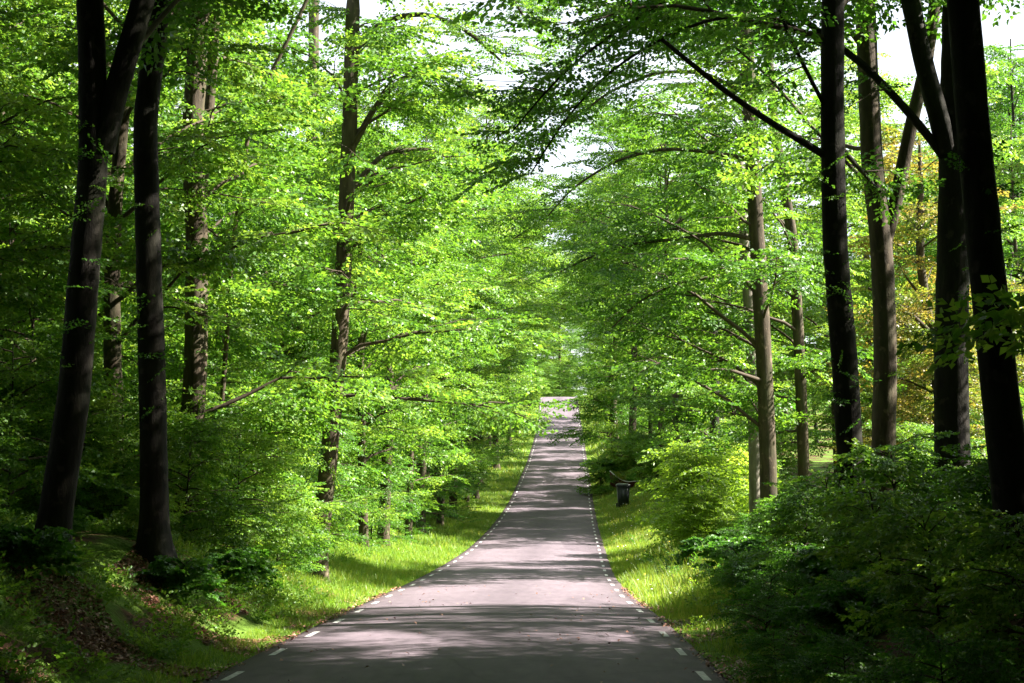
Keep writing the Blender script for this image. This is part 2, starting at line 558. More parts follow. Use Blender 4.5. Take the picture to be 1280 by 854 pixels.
def limb_path(p0, az, el, L, n=8, bend=.55, wob=.16):
    p = np.array(p0, float); out = [p.copy()]
    for i in range(n - 1):
        e = el - bend * (i / (n - 1)) + rng.normal(0, wob * .6)
        az += rng.normal(0, wob)
        p = p + L / (n - 1) * np.array([math.cos(e) * math.cos(az), math.cos(e) * math.sin(az), math.sin(e)])
        out.append(p.copy())
    return np.array(out)


def dress(path, sprays, every=.33, t0=.3, scale=(.7, 1.15), droop=.12, spread=.9):
    """Leafy sprays along a branch, left and right in turn."""
    d = np.r_[0, np.cumsum(np.linalg.norm(np.diff(path, axis=0), axis=1))]
    L = d[-1]
    s = 1
    for l in np.arange(L * t0, L, every):
        p = [np.interp(l, d, path[:, i]) for i in range(3)]
        k = min(len(path) - 2, int(np.searchsorted(d, l) - 1)); tv = path[k + 1] - path[k]
        hd = math.atan2(tv[1], tv[0]) + s * rng.uniform(.4, .4 + spread); s = -s
        sprays.append((*p, hd, rng.normal(-droop, .27), rng.normal(0, .38), rng.uniform(*scale)))
    tv = path[-1] - path[-2]
    sprays.append((*path[-1], math.atan2(tv[1], tv[0]), rng.normal(-droop, .2), rng.normal(0, .3), scale[1] * .9))


def grow(trunk, h0, h1, nl, length, bias=None, el=(.1, .75), every=.33, sub=(3, 5), scale=(.7, 1.15), r_k=.010, t0=.25, keep=None):
    """Limbs with side branches and sprays from a trunk path. length(t) gives the limb length. bias=(azimuth, weight)."""
    H = trunk[:, 2] - trunk[0, 2]
    limbs, sprays, small = [], [], []
    az = rng.uniform(0, 6.28)
    for i in range(nl):
        t = (i + rng.uniform(0, 1)) / nl
        h = h0 + (h1 - h0) * t
        p0 = np.array([np.interp(h, H, trunk[:, k]) for k in range(3)])
        az += 2.4 + rng.normal(0, .4)
        a = az
        L = length(t) * rng.uniform(.75, 1.2)
        if bias is not None:
            dlt = (a - bias[0] + math.pi) % (2 * math.pi) - math.pi
            a = bias[0] + dlt * (1 - bias[1])
            L *= 1 + .25 * math.cos(dlt * (1 - bias[1]))
        path = limb_path(p0, a, rng.uniform(*el) + .35 * t, L)
        if keep is not None and not keep(path): continue
        r0 = .012 + r_k * L
        limbs.append((path, np.linspace(r0, .008, len(path))))
        dress(path, sprays, every, t0, scale)
        for _ in range(rng.integers(sub[0], sub[1] + 1)):
            u = rng.uniform(.22, .92); k = int(u * (len(path) - 1)); k = min(k, len(path) - 2)
            tv = path[k + 1] - path[k]
            sp = limb_path(path[k], math.atan2(tv[1], tv[0]) + rng.choice([-1, 1]) * rng.uniform(.5, 1.1), rng.uniform(-.1, .45), L * rng.uniform(.28, .5) * (1.15 - .6 * u), 5, .4)
            limbs.append((sp, np.linspace(r0 * .4, .005, 5)))
            dress(sp, sprays, every, .2, scale)
    return limbs, sprays


def wood_mesh(name, tubes, sprays, mats, twigs=True):
    """Limbs and twigs as one mesh. tubes: (path, radii)."""
    a = Acc()
    for path, rad in tubes:
        v, f = tube(path, rad, 6 if rad[0] > .03 else 4)
        a.add(v, f)
    if twigs and len(sprays):
        sp = np.asarray(sprays, float)
        d = np.stack([np.cos(sp[:, 3]) * np.cos(sp[:, 4]), np.sin(sp[:, 3]) * np.cos(sp[:, 4]), np.sin(sp[:, 4])], 1)
        s = np.cross(d, [0, 0, 1.0]); s /= np.linalg.norm(s, axis=1)[:, None] + 1e-9
        u = np.cross(s, d)
        r = (.007 * sp[:, 6])[:, None]
        b, e = sp[:, :3], sp[:, :3] + d * sp[:, 6, None] * .85
        ring = [s, -.5 * s + .87 * u, -.5 * s - .87 * u]
        v = np.stack([b + r * q for q in ring] + [e + r * .25 * q for q in ring], 1)
        n = len(sp)
        q = np.array([[0, 1, 4, 3], [1, 2, 5, 4], [2, 0, 3, 5]])
        a.add(v.reshape(-1, 3), (np.arange(n)[:, None, None] * 6 + q[None]).reshape(-1, 4))
    return a.mesh(name, mats, smooth=True)


def flare(t, H, r0, r1):
    """Trunk radius with root flare. t along 0..1."""
    z = t * H
    return (r0 + (r1 - r0) * t) * (1 + .55 * np.exp(-z / .28))


def build_tree(name, origin, trunks, limbs, sprays, leaf, barkm, templates=None, label=None, group=None, cat="tree", solid_limbs=(), stuff_wood="branch_work"):
    """origin world; every path given relative to it. trunks / solid_limbs: (path, radii) each its own part."""
    root = bpy.data.objects.new(name, None)
    COL.objects.link(root)
    root.location = origin
    root.empty_display_size = .3
    tag(root, label, cat, group)
    tr = None
    for k, (path, rad) in enumerate(trunks):
        v, f = tube(path, rad, 18 if rad[0] > .1 else 10, .025)
        if k == 0 and rad[0] > .1:                        # root buttresses
            q = v.reshape(len(path), 18, 3)
            th = np.arange(18) / 18 * 6.283
            lob = np.clip(np.sin(th * 2.5 + rng.uniform(0, 6)) + .6 * np.sin(th * 4 + rng.uniform(0, 6)), 0, 2)
            hz = (path[:, 2] - path[0, 2])[:, None]
            fac = 1 + .55 * lob[None] * np.exp(-hz / .32)
            v = (path[:, None] + (q - path[:, None]) * np.stack([fac, fac, np.ones_like(fac)], -1)).reshape(-1, 3)
        o = link("trunk" if k == 0 else "forked_stem", new_mesh("trunk" if k == 0 else "forked_stem", v, f, [barkm], smooth=True), root)
        tr = tr or o
    for path, rad in solid_limbs:
        v, f = tube(path, rad, 10, .03)
        link("limb", new_mesh("limb", v, f, [barkm], smooth=True), tr)
    if limbs:
        link(stuff_wood, wood_mesh(stuff_wood, limbs, sprays, [M_TWIG]), root, kind="stuff")
    if sprays:
        V, F, T = make_sprays(sprays, templates or TPL)
        link("crown", new_mesh("crown", V, F, [leaf], T), root, kind="stuff")
    return root


def wobble_trunk(H, lean=.3, n=12):
    z = np.linspace(0, H, n)
    ph = rng.uniform(0, 6.28, 4)
    return np.stack([lean * (z / H) ** 1.3 * math.cos(ph[0]) + .12 * np.sin(z * .45 + ph[1]) - .12 * math.sin(ph[1]),
                     lean * (z / H) ** 1.3 * math.sin(ph[0]) + .12 * np.sin(z * .4 + ph[2]) - .12 * math.sin(ph[2]), z], 1)


# ---- kinds built once and copied (parked first where the first copy stands)
def tall_kind(H, r, h0, nl, Lmax, leaf, barkm, every=.4, templates=None, name="beech_tree", bias=None, scale=(.8, 1.25), taper=.75):
    tp = wobble_trunk(H, .5)
    L = lambda t: Lmax * (1 - taper * t ** 1.6)
    limbs, sprays = grow(tp, h0, H * .97, nl, L, bias=bias, every=every, scale=scale)
    t = np.linspace(0, 1, len(tp)); pts, t = resample(np.vstack([tp[:1] - [0, 0, .25], tp]), .3)
    return build_tree(name, (0, 0, 0), [(pts, flare(t, H, r, .03))], limbs, sprays, leaf, barkm, templates)


def sapling_kind(H, leaf, nl=34, Lmax=2.3, templates=None, name="beech_sapling", every=.24, scale=(.65, 1.05), el=(-.05, .5), r=.04):
    tp = wobble_trunk(H, .25, 8)
    L = lambda t: Lmax * (1.0 - .7 * t) * (.75 + .5 * min(1, t * 4))
    limbs, sprays = grow(tp, .25, H * .97, nl, L, el=el, every=every, sub=(1, 2), scale=scale, t0=.2)
    pts, t = resample(np.vstack([tp[:1] - [0, 0, .15], tp]), .3)
    return build_tree(name, (0, 0, 0), [(pts, flare(t, H, r, .01))], limbs, sprays, leaf, M_BARK2, templates)


class Kind:
    """First use moves the built thing itself, later uses copy it."""
    def __init__(s, root): s.root, s.used = root, False

    def put(s, x, y, rz=None, scale=1.0, label=None, group=None, sink=.05, name=None):
        rz = rng.uniform(0, 6.28) if rz is None else rz
        loc = (x, y, gz(x, y) - sink)
        if not s.used:
            s.used = True
            r = s.root
            r.location = loc; r.rotation_euler = (0, 0, rz); r.scale = (scale,) * 3
            tag(r, label, None, group)
        else:
            r = copy_thing(s.root, loc, rz, scale, label, group)
        if name: r.name = name
        return r


rng = np.random.default_rng(3077)
# ---- kinds for the rest of the wood
print("building kinds")
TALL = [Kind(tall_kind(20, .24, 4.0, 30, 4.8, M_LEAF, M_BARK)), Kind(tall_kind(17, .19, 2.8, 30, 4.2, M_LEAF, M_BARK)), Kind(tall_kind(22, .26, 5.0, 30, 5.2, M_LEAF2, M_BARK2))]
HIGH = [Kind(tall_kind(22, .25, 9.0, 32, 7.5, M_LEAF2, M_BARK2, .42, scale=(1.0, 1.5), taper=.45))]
LOW = [Kind(sapling_kind(6.5, M_LEAF, 27, 2.7)), Kind(sapling_kind(5.0, M_LEAF, 24, 2.4)), Kind(sapling_kind(8.0, M_LEAF, 31, 2.9))]
LOW.append(Kind(sapling_kind(6.0, M_LEAF2, 26, 2.4, TPL_SMALL, "hornbeam_sapling")))
ARCH = [Kind(tall_kind(20, .22, 8.2, 30, 5.6, M_LEAF, M_BARK, .4, taper=.6))]
GOLD = [Kind(tall_kind(11, .17, 2.2, 26, 3.8, M_GOLD, M_PALE, .4, name="oak_tree"))]
LIME = [Kind(sapling_kind(3.2, M_LIME, 34, 1.7, name="leafy_shrub", every=.24, el=(.2, .9)))]
NEAR = [Kind(sapling_kind(2.0, M_LEAF2, 22, 1.25, TPL_HEX, "undergrowth_shrub", .26, (.5, .85), (.0, .7), .02)),
        Kind(sapling_kind(2.7, M_LEAF, 22, 1.5, TPL_HEX2, "undergrowth_shrub", .28, (.5, .9), (.0, .7), .025))]
FAR = [Kind(tall_kind(16, .22, 2.2, 26, 4.6, M_LEAF, M_BARK, .55, TPL_FAR, "distant_tree", None, (1.1, 1.7))),
       Kind(tall_kind(12, .18, 1.5, 24, 4.0, M_LEAF2, M_BARK2, .55, TPL_FAR, "distant_tree", None, (1.1, 1.6)))]
for ks, c in ((TALL, "tree"), (HIGH, "tree"), (ARCH, "tree"), (LOW, "tree"), (LIME, "shrub"), (GOLD, "tree"), (NEAR, "shrub"), (FAR, "tree")):
    for k in ks: k.root['category'] = c

rng = np.random.default_rng(2472)
# ---- the trees whose trunks the photograph shows
def photo_tree(name, d, base_px, w_px, label, up=17.0, h0=3.5, nl=16, Lmax=4.0, leaf=M_LEAF, barkm=M_BARK, bias=None, forks=(), limbs_px=(),
               every=.42, group=None, r_top=.05, extra=None, sc=(.8, 1.25), el=(.1, .75), keep=None, share=None):
    pts = [px(x, y, d) for x, y in base_px]
    base = pts[0].copy()
    g = gz(base[0], base[1])
    pts.insert(0, np.array([base[0] - (pts[1][0] - base[0]) * .02, base[1], min(g, base[2]) - .25]))
    pts = np.array(pts)
    top = pts[-1].copy()
    dirv = (pts[-1] - pts[-2]); dirv = dirv / np.linalg.norm(dirv)
    n = 6
    H0 = g + up - top[2]
    if H0 > 1:
        add = [top + np.array([dirv[0] * H0 * q * (1 - .5 * q), rng.normal(0, .1), H0 * q]) for q in np.linspace(1 / n, 1, n)]
        pts = np.vstack([pts, add])
    org = np.array([base[0], base[1], g])
    path, t = resample(pts - org, .25)
    zr = path[:, 2] - path[0, 2]
    r0 = w_px / FPX * d / 2
    hk = max(1.0, px(*base_px[-1], d)[2] - g)
    rad = np.interp(zr, [0, hk, max(hk + .5, up)], [r0 * 1.08, r0 * .86, r_top]) * (1 + .5 * np.exp(-zr / .3))
    trunks = [(path, rad)]
    allp = []
    for fpx, wf, fup in forks:
        fp = np.array([px(x, y, dd) for x, y, dd in fpx])
        e = fp[-1] - fp[-2]; e /= np.linalg.norm(e)
        ext = [fp[-1] + e * q + np.array([0, 0, .25 * q]) for q in (1.2, 2.6, 4.0, fup)]
        fpath, ft = resample(np.vstack([fp, ext]) - org, .25)
        fr = np.interp(ft, [0, .5, 1], [wf / FPX * d / 2 * 1.15, wf / FPX * d / 2, .03])
        trunks.append((fpath, fr)); allp.append(fpath)
    solid, sprays, limbs = [], [], []
    for lpx, w0, w1, ev in limbs_px:
        lp, lt = resample(np.array([px(x, y, dd) for x, y, dd in lpx]) - org, .3)
        solid.append((lp, np.interp(lt, [0, 1], [w0 / FPX * d / 2, w1 / FPX * d / 2])))
        if ev:
            for _ in range(max(2, int(np.linalg.norm(lp[-1] - lp[0]) * 1.1))):
                u = rng.uniform(.3, 1); k = min(int(u * (len(lp) - 1)), len(lp) - 2); tv = lp[k + 1] - lp[k]
                sp = limb_path(lp[k], math.atan2(tv[1], tv[0]) + rng.choice([-1, 1]) * rng.uniform(.4, 1.1), rng.uniform(-.3, .4), rng.uniform(.8, 1.9), 5, .4)
                limbs.append((sp, np.linspace(.018, .005, 5))); dress(sp, sprays, ev, .15, (.6, 1.0))
            dress(lp, sprays, ev, .45, (.6, 1.0))
    if nl:
        L = lambda q: Lmax * (1 - .7 * q ** 1.6)
        for k, tp in enumerate([path] + allp):
            a, b = grow(tp, h0 if k == 0 else .5, up * .97 if k == 0 else (tp[-1, 2] - tp[0, 2]) * .97, nl if k == 0 else nl // 3, L, bias=bias, every=every, scale=sc, el=el, keep=keep)
            limbs += a; sprays += b
    if extra: sprays += extra(path)
    root = build_tree(name, tuple(org), trunks, limbs, sprays, leaf, barkm, label=label, group=group, solid_limbs=solid)
    if share:                                             # a crown grown before, set on this trunk
        kind, sc_, zo = share
        hz = 12.0
        off = [np.interp(hz, path[:, 2], path[:, k]) for k in (0, 1)]
        az = rng.uniform(0, 6.28)
        for ch in kind.root.children:
            if ch.name.startswith(("crown", "branch_work")):
                c = ch.copy(); COL.objects.link(c); c.parent = root
                c.location = (off[0], off[1], zo); c.rotation_euler = (0, 0, az); c.scale = (sc_,) * 3
    return root


def tufts(n, h_lo, h_hi, size=(.3, .55)):
    """Small leafy shoots straight from the bark."""
    def f(path):
        out = []
        for _ in range(n):
            h = rng.uniform(h_lo, h_hi)
            p = [np.interp(h, path[:, 2], path[:, k]) for k in range(3)]
            out.append((*p, rng.uniform(0, 6.28), rng.normal(0, .3), rng.normal(0, .5), rng.uniform(*size)))
        return out
    return f


TO_ROAD_L, TO_ROAD_R = (0.0, .35), (math.pi, .35)          # left trees lean to +x, right trees to -x
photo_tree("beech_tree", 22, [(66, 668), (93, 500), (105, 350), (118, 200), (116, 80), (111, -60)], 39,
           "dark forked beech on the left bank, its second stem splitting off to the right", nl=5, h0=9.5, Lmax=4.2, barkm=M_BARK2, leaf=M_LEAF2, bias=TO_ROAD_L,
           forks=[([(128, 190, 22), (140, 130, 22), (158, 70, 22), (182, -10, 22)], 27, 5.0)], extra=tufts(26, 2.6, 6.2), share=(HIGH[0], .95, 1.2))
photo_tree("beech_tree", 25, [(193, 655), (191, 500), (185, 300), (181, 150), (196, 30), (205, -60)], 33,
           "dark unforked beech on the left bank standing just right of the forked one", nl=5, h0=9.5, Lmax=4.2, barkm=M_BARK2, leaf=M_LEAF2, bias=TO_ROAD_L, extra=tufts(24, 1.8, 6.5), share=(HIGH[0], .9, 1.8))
photo_tree("beech_tree", 33, [(232, 640), (245, 450), (246, 300), (240, 180), (250, 0), (255, -60)], 29,
           "dark trunk with a lit flank and side stem, set back between the left bank trees", nl=10, h0=3.0, Lmax=3.6, bias=TO_ROAD_L,
           forks=[([(250, 260, 33.5), (260, 160, 34), (267, 60, 34), (270, -20, 34)], 13, 5.0)], extra=tufts(60, .8, 9, (.4, .8)))
photo_tree("beech_tree", 40, [(398, 690), (411, 570), (424, 430), (431, 290), (437, 150), (441, 0)], 21,
           "brown leaning trunk at the edge of the sunlit left grass verge", nl=22, h0=4.4, Lmax=4.6, bias=TO_ROAD_L,
           limbs_px=[([(440, 60, 40), (480, 25, 40), (530, 15, 40), (580, 35, 40), (625, 75, 40.5)], 9, 3, .24), ([(438, 190, 40), (470, 130, 40), (510, 90, 40), (560, 95, 40), (600, 130, 40)], 9, 3, .24),
                     ([(436, 240, 40), (480, 190, 41), (540, 185, 41.5), (590, 215, 42)], 8, 3, .26), ([(440, -20, 40), (500, -60, 40), (570, -60, 40), (630, -20, 40), (660, 30, 40)], 9, 3, .24)], extra=tufts(60, .6, 9, (.45, .9)))
photo_tree("beech_tree", 58, [(385, 560), (386, 400), (387, 250), (392, 80), (392, -20)], 15,
           "slim grey trunk half hidden in leaves behind the leaning left verge trunk", nl=4, h0=3.2, Lmax=4.2, bias=TO_ROAD_L, share=(TALL[1], 1.0, 0))
photo_tree("beech_tree", 47, [(70, 560), (62, 330), (54, 200), (45, 20), (42, -40)], 20,
           "grey trunk deep in the wood at the far left, beyond the forked beech", nl=4, h0=4.0, Lmax=4.2, share=(TALL[0], 1.0, 0))
photo_tree("beech_tree", 36, [(268, 640), (292, 300), (314, 140), (345, 80), (384, 0), (400, -40)], 6,
           "thin leaning stem slanting up to the right above the left saplings", up=12, nl=9, h0=3.5, Lmax=2.6)

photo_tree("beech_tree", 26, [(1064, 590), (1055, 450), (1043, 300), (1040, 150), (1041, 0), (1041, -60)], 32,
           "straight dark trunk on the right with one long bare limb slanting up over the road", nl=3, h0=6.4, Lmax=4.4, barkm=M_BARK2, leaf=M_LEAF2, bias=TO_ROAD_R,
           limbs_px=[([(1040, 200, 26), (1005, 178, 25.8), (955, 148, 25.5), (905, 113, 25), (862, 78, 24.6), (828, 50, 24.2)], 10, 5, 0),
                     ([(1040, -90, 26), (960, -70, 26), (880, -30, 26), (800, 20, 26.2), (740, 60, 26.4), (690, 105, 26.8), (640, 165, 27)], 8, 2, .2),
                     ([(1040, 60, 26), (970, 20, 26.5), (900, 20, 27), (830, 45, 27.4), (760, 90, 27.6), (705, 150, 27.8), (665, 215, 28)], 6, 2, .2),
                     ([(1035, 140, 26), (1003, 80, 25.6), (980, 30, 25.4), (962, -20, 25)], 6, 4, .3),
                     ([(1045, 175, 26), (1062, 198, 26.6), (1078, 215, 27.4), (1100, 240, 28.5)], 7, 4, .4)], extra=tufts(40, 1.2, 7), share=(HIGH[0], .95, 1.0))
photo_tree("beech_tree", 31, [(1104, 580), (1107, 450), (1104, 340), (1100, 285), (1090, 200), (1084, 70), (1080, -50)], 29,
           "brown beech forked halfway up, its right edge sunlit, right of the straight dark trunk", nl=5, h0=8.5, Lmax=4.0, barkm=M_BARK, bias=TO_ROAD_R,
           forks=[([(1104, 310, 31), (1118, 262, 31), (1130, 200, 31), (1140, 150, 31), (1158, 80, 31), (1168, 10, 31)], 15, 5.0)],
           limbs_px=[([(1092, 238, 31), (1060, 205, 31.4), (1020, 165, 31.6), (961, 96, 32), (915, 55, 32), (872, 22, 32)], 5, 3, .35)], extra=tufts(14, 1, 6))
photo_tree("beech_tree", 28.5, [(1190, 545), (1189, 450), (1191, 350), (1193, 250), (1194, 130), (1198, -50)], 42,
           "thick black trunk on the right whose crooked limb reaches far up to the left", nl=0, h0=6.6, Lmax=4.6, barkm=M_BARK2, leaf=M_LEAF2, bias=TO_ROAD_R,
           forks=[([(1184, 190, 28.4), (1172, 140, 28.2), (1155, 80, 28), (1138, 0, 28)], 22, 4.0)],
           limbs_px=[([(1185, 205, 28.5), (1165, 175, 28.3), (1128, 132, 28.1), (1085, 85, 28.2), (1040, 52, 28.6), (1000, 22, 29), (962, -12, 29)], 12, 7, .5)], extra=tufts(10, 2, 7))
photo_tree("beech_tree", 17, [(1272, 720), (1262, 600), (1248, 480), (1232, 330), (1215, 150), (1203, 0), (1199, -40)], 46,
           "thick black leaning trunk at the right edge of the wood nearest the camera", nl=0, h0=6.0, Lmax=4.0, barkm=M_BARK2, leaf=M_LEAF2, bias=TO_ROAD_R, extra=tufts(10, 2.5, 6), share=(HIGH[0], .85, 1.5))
photo_tree("beech_tree", 45, [(960, 575), (955, 450), (948, 330), (942, 230), (937, 130), (930, 0)], 20,
           "sunlit brown trunk rising from pale green saplings right of the road", nl=24, h0=3.6, Lmax=5.0, bias=(math.pi, .5), every=.42,
           limbs_px=[([(945, 300, 45), (900, 290, 45), (860, 298, 45), (800, 303, 45), (745, 318, 45), (700, 340, 45)], 6, 2, .28), ([(940, 200, 45), (890, 190, 45), (830, 185, 45), (770, 200, 45), (715, 235, 45), (685, 270, 45)], 6, 2, .26),
                     ([(935, 40, 45), (880, 8, 45), (815, 8, 45), (755, 35, 45), (705, 85, 45), (670, 140, 45)], 6, 2, .26), ([(932, -10, 48), (880, -40, 48), (800, -45, 48), (730, -20, 48), (680, 20, 48)], 6, 2, .26), ([(938, 120, 45), (880, 90, 45), (820, 90, 45), (760, 115, 45), (705, 160, 45)], 6, 2, .26), ([(947, 330, 45), (905, 345, 44.5), (850, 352, 44), (800, 375, 44), (765, 410, 44)], 5, 2, .28)])
photo_tree("beech_tree", 49, [(943, 575), (941, 480), (937, 400), (930, 300), (925, 200)], 14,
           "pale stem close behind the left side of the sunlit brown trunk", nl=8, h0=5.5, up=12, Lmax=3.4, barkm=M_PALE, bias=(math.pi, .4))
photo_tree("beech_tree", 48, [(1004, 560), (999, 430), (991, 300), (978, 220), (968, 160), (958, 40)], 14,
           "slim crooked trunk between the sunlit brown trunk and the straight dark one", nl=16, h0=4.0, Lmax=4.2, bias=(math.pi, .4), every=.45)
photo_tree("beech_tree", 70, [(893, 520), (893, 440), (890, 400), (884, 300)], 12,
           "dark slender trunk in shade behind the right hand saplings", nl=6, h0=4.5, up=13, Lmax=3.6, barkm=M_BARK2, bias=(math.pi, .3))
photo_tree("birch_tree", 55, [(1222, 520), (1219, 440), (1216, 360), (1214, 250)], 16,
           "pale grey trunk seen in the gap between the two thick black trunks", nl=12, h0=7, up=19, Lmax=2.8, barkm=M_PALE)
photo_tree("oak_tree", 50, [(1172, 560), (1170, 470), (1164, 415), (1150, 330), (1150, 260)], 12,
           "young oak with golden green leaves and crooked grey limbs behind the right trunks", nl=22, h0=2.6, up=14.5, Lmax=3.4, leaf=M_GOLD, every=.45, r_top=.02,
           limbs_px=[([(1165, 418, 50), (1145, 398, 49.5), (1128, 385, 49), (1108, 370, 49), (1085, 360, 49)], 7, 3, .5),
                     ([(1164, 400, 50), (1158, 375, 50), (1140, 358, 50), (1128, 340, 50), (1120, 322, 50)], 5, 2, .5)])
photo_tree("maple_tree", 128, [(768, 562), (768, 530), (766, 505), (764, 470)], 9,
           "round headed roadside tree with a short dark trunk beyond the wheelie bin", nl=26, h0=2.6, up=9.5, Lmax=4.3, leaf=M_LEAF, every=.5, sc=(1.0, 1.5))

rng = np.random.default_rng(2223)
# left: layered saplings along the verge
LG = "young beeches crowding the left side of the road"
for y, off, s, k in [(29, 4.6, .62, 1), (33, 3.8, .75, 0), (36, 5.5, .9, 1), (38, 3.2, .6, 3), (43, 2.9, .7, 0), (44, 5.2, 1.0, 2), (48, 3.6, .8, 1), (52, 2.7, .8, 3), (55, 5.0, 1.05, 2),
                     (59, 3.4, .9, 1), (64, 2.6, .9, 3), (68, 4.6, 1.1, 2), (72, 3.0, 1.0, 1), (78, 2.8, 1.0, 3), (84, 3.6, 1.1, 2), (92, 3.2, 1.1, 1), (100, 3.6, 1.2, 0), (110, 4.2, 1.3, 2)]:
    off += 1.5 if y < 75 else .6
    LOW[k].put(road_l(y) - off, y, None, s, "young broadleaf with layered bright sprays among others along the left verge", LG)
for y, x, s, k in [(30, -9.5, .9, 0), (26, -8.6, .7, 1), (34, -11.5, 1.1, 2), (40, -10.0, 1.2, 3), (46, -14, 1.2, 2), (38, -7.6, .9, 0), (52, -12, 1.3, 2), (60, -11, 1.2, 3), (28, -8.0, .5, 1), (24, -9.2, .55, 1), (62, -18, 1.3, 2), (50, -8, 1.0, 1)]:
    LOW[k].put(x, y, None, s, "young beech in the shade deeper inside the left wood", "young beeches inside the left wood")
for y, x, k in [(38, -13.5, 0), (45, -9.5, 1), (52, -18, 2), (55, -9.0, 0), (60, -14, 2), (66, -8.2, 1), (70, -22, 0), (74, -12, 2), (80, -7.4, 1), (86, -18, 0), (90, -10.5, 2), (98, -6.2, 1),
                (104, -25, 0), (108, -12, 2), (118, -5.2, 1), (125, -18, 0),
                (58, -5.6, 1), (64, -5.4, 0), (71, -4.8, 1), (77, -4.6, 0), (85, -4.0, 1), (93, -3.6, 0), (101, -3.0, 1), (110, -2.6, 0), (120, -3.6, 1), (130, -4.2, 0), (141, -3.2, 1), (153, -3.4, 0), (166, -3.4, 1), (180, -3.6, 0), (195, -4.0, 1), (212, -4.4, 0), (230, -5.0, 1),
                (50, -11, 0), (57, -21, 1), (63, -10, 1), (68, -17, 0), (76, -25, 1), (82, -13, 1), (88, -28, 2), (94, -16, 0), (100, -20, 1), (112, -30, 0), (135, -9, 2), (150, -14, 0), (42, -11, 1), (29, -11.5, 1), (31, -8, 0), (46, -15.5, 1), (34, -15, 2)]:
    TALL[k].put(x, y, None, rng.uniform(.9, 1.1), "tall beech standing back among others in the left wood", "tall beeches inside the left wood")

rng = np.random.default_rng(1616)
# right: low trees, so that the sun reaches the road
RG = "young trees on the right side beyond the road verge"
for y, off, s, k in [(62, 5.8, .72, 0), (70, 5.0, .75, 3), (78, 7.5, .7, 0), (92, 7.2, .7, 1), (103, 6.4, .7, 0), (116, 4.6, 1.0, 3), (112, 8, 1.1, 2), (140, 4.2, 1.2, 0), (150, 5.5, 1.3, 2), (84, 9, 1.0, 2), (50, 6.2, .5, 1)]:
    LOW[k].put(road_r(y) + off, y, None, s, "young broadleaf tree among others on the right beyond the verge", RG)
for y, x, s, k in [(44, 11.5, .6, 0), (48, 14, .75, 1), (53, 17, .7, 2), (58, 22, .7, 0), (67, 17, .7, 1), (70, 21, 1.0, 3), (52, 19, .9, 1), (40, 11.5, .5, 1), (64, 24, .7, 0), (80, 20, 1.0, 2), (90, 14, 1.0, 0)]:
    LOW[k].put(x, y, None, s, "low sunlit tree behind the dark trunks on the right", "low trees in the open behind the right trunks")

for y, x, k, s_ in [(76, 11.2, 1, .9), (88, 11.8, 0, .9), (97, 11.2, 1, 1.0), (110, 12.6, 0, 1.0), (122, 11.0, 1, 1.1), (134, 12.8, 0, 1.1), (146, 12.0, 1, 1.1), (160, 13.2, 0, 1.1), (174, 12.8, 1, 1.1), (190, 13.4, 0, 1.1), (206, 13.6, 1, 1.1), (222, 15.5, 0, .9),
                   (86, 18.5, 0, 1.35), (93, 22, 0, 1.35), (79, 17, 1, 1.25), (120, 18, 2, 1.0), (150, 20, 0, 1.1), (100, 22, 1, .9)]:
    TALL[k].put(x, y, None, s_, "tall beech among others on the right side of the far road", "tall beeches along the right of the far road")

for y, side, off, k, s_ in [(88, -1, 3.6, 1, 1.25), (122, -1, 3.2, 1, 1.6), (142, -1, 2.8, 0, 1.4), (165, -1, 2.6, 1, 1.4), (190, -1, 3.0, 0, 1.4), (218, -1, 4.2, 1, 1.4), (245, -1, 4.4, 0, 1.3),
                         (85, 1, 4.6, 0, 1.15), (106, 1, 4.8, 0, 1.25), (118, 1, 3.4, 1, 1.5), (138, 1, 2.8, 0, 1.3), (158, 1, 2.6, 1, 1.4), (184, 1, 3.0, 0, 1.4), (208, 1, 4.0, 1, 1.4)]:
    ARCH[0].put(float(road_l(y) - off if side < 0 else road_r(y) + off), y, None, s_, "tall beech arching over the far road from its edge among others", "tall beeches arching over the far road")
for y, x, k, s_ in [(318, 5, 1, 1.6), (325, 10, 0, 1.6), (312, -3, 0, 1.6), (316, 20, 1, 1.6), (306, 15.5, 1, 1.3), (350, 8.5, 0, 2.0), (302, 1.5, 1, 1.0), (338, 9.5, 1, 1.2), (345, 5, 1, 1.2), (345, 13, 1, 1.2)]:
    TALL[k].put(x, y, None, s_, "pale far tree beyond the crest closing off the road", "trees beyond the crest of the road")
for y, x, k, s_ in [(306, 3.5, 2, 1.1), (312, 6.5, 0, 1.2), (316, 10, 2, 1.2), (309, 0, 2, 1.2), (322, 13.5, 0, 1.4), (302, -2.5, 0, 1.1), (296, 17, 2, 1.1), (290, 2.2, 0, .8), (292, 4.6, 0, 1.0), (297, 6.8, 2, 1.0), (302, 9.5, 0, 1.2)]:
    LOW[k].put(x, y, None, s_, "bush closing the view behind the crest", "bushes behind the crest of the road")
# out of the picture, beside and behind the camera: the leafy edge of the wood
for y, x in [(-6, 10), (0, 11), (5, 12), (10, 11.5), (15, 12.5), (20, 13.5), (2, 8), (8, 8), (13, 8.3), (-4, 15), (12, 17), (22, 18), (-6, -9), (0, -10), (6, -9.5), (12, -10.5), (17, -11.5), (-9, -4), (-11, 5), (-12, -1), (3, -14), (13, -15)]:
    LOW[int(abs(x * 7 + y)) % 3].put(x, y, None, rng.uniform(.9, 1.2), "young beech in the shaded edge of the wood beside the camera", "young beeches around the camera")

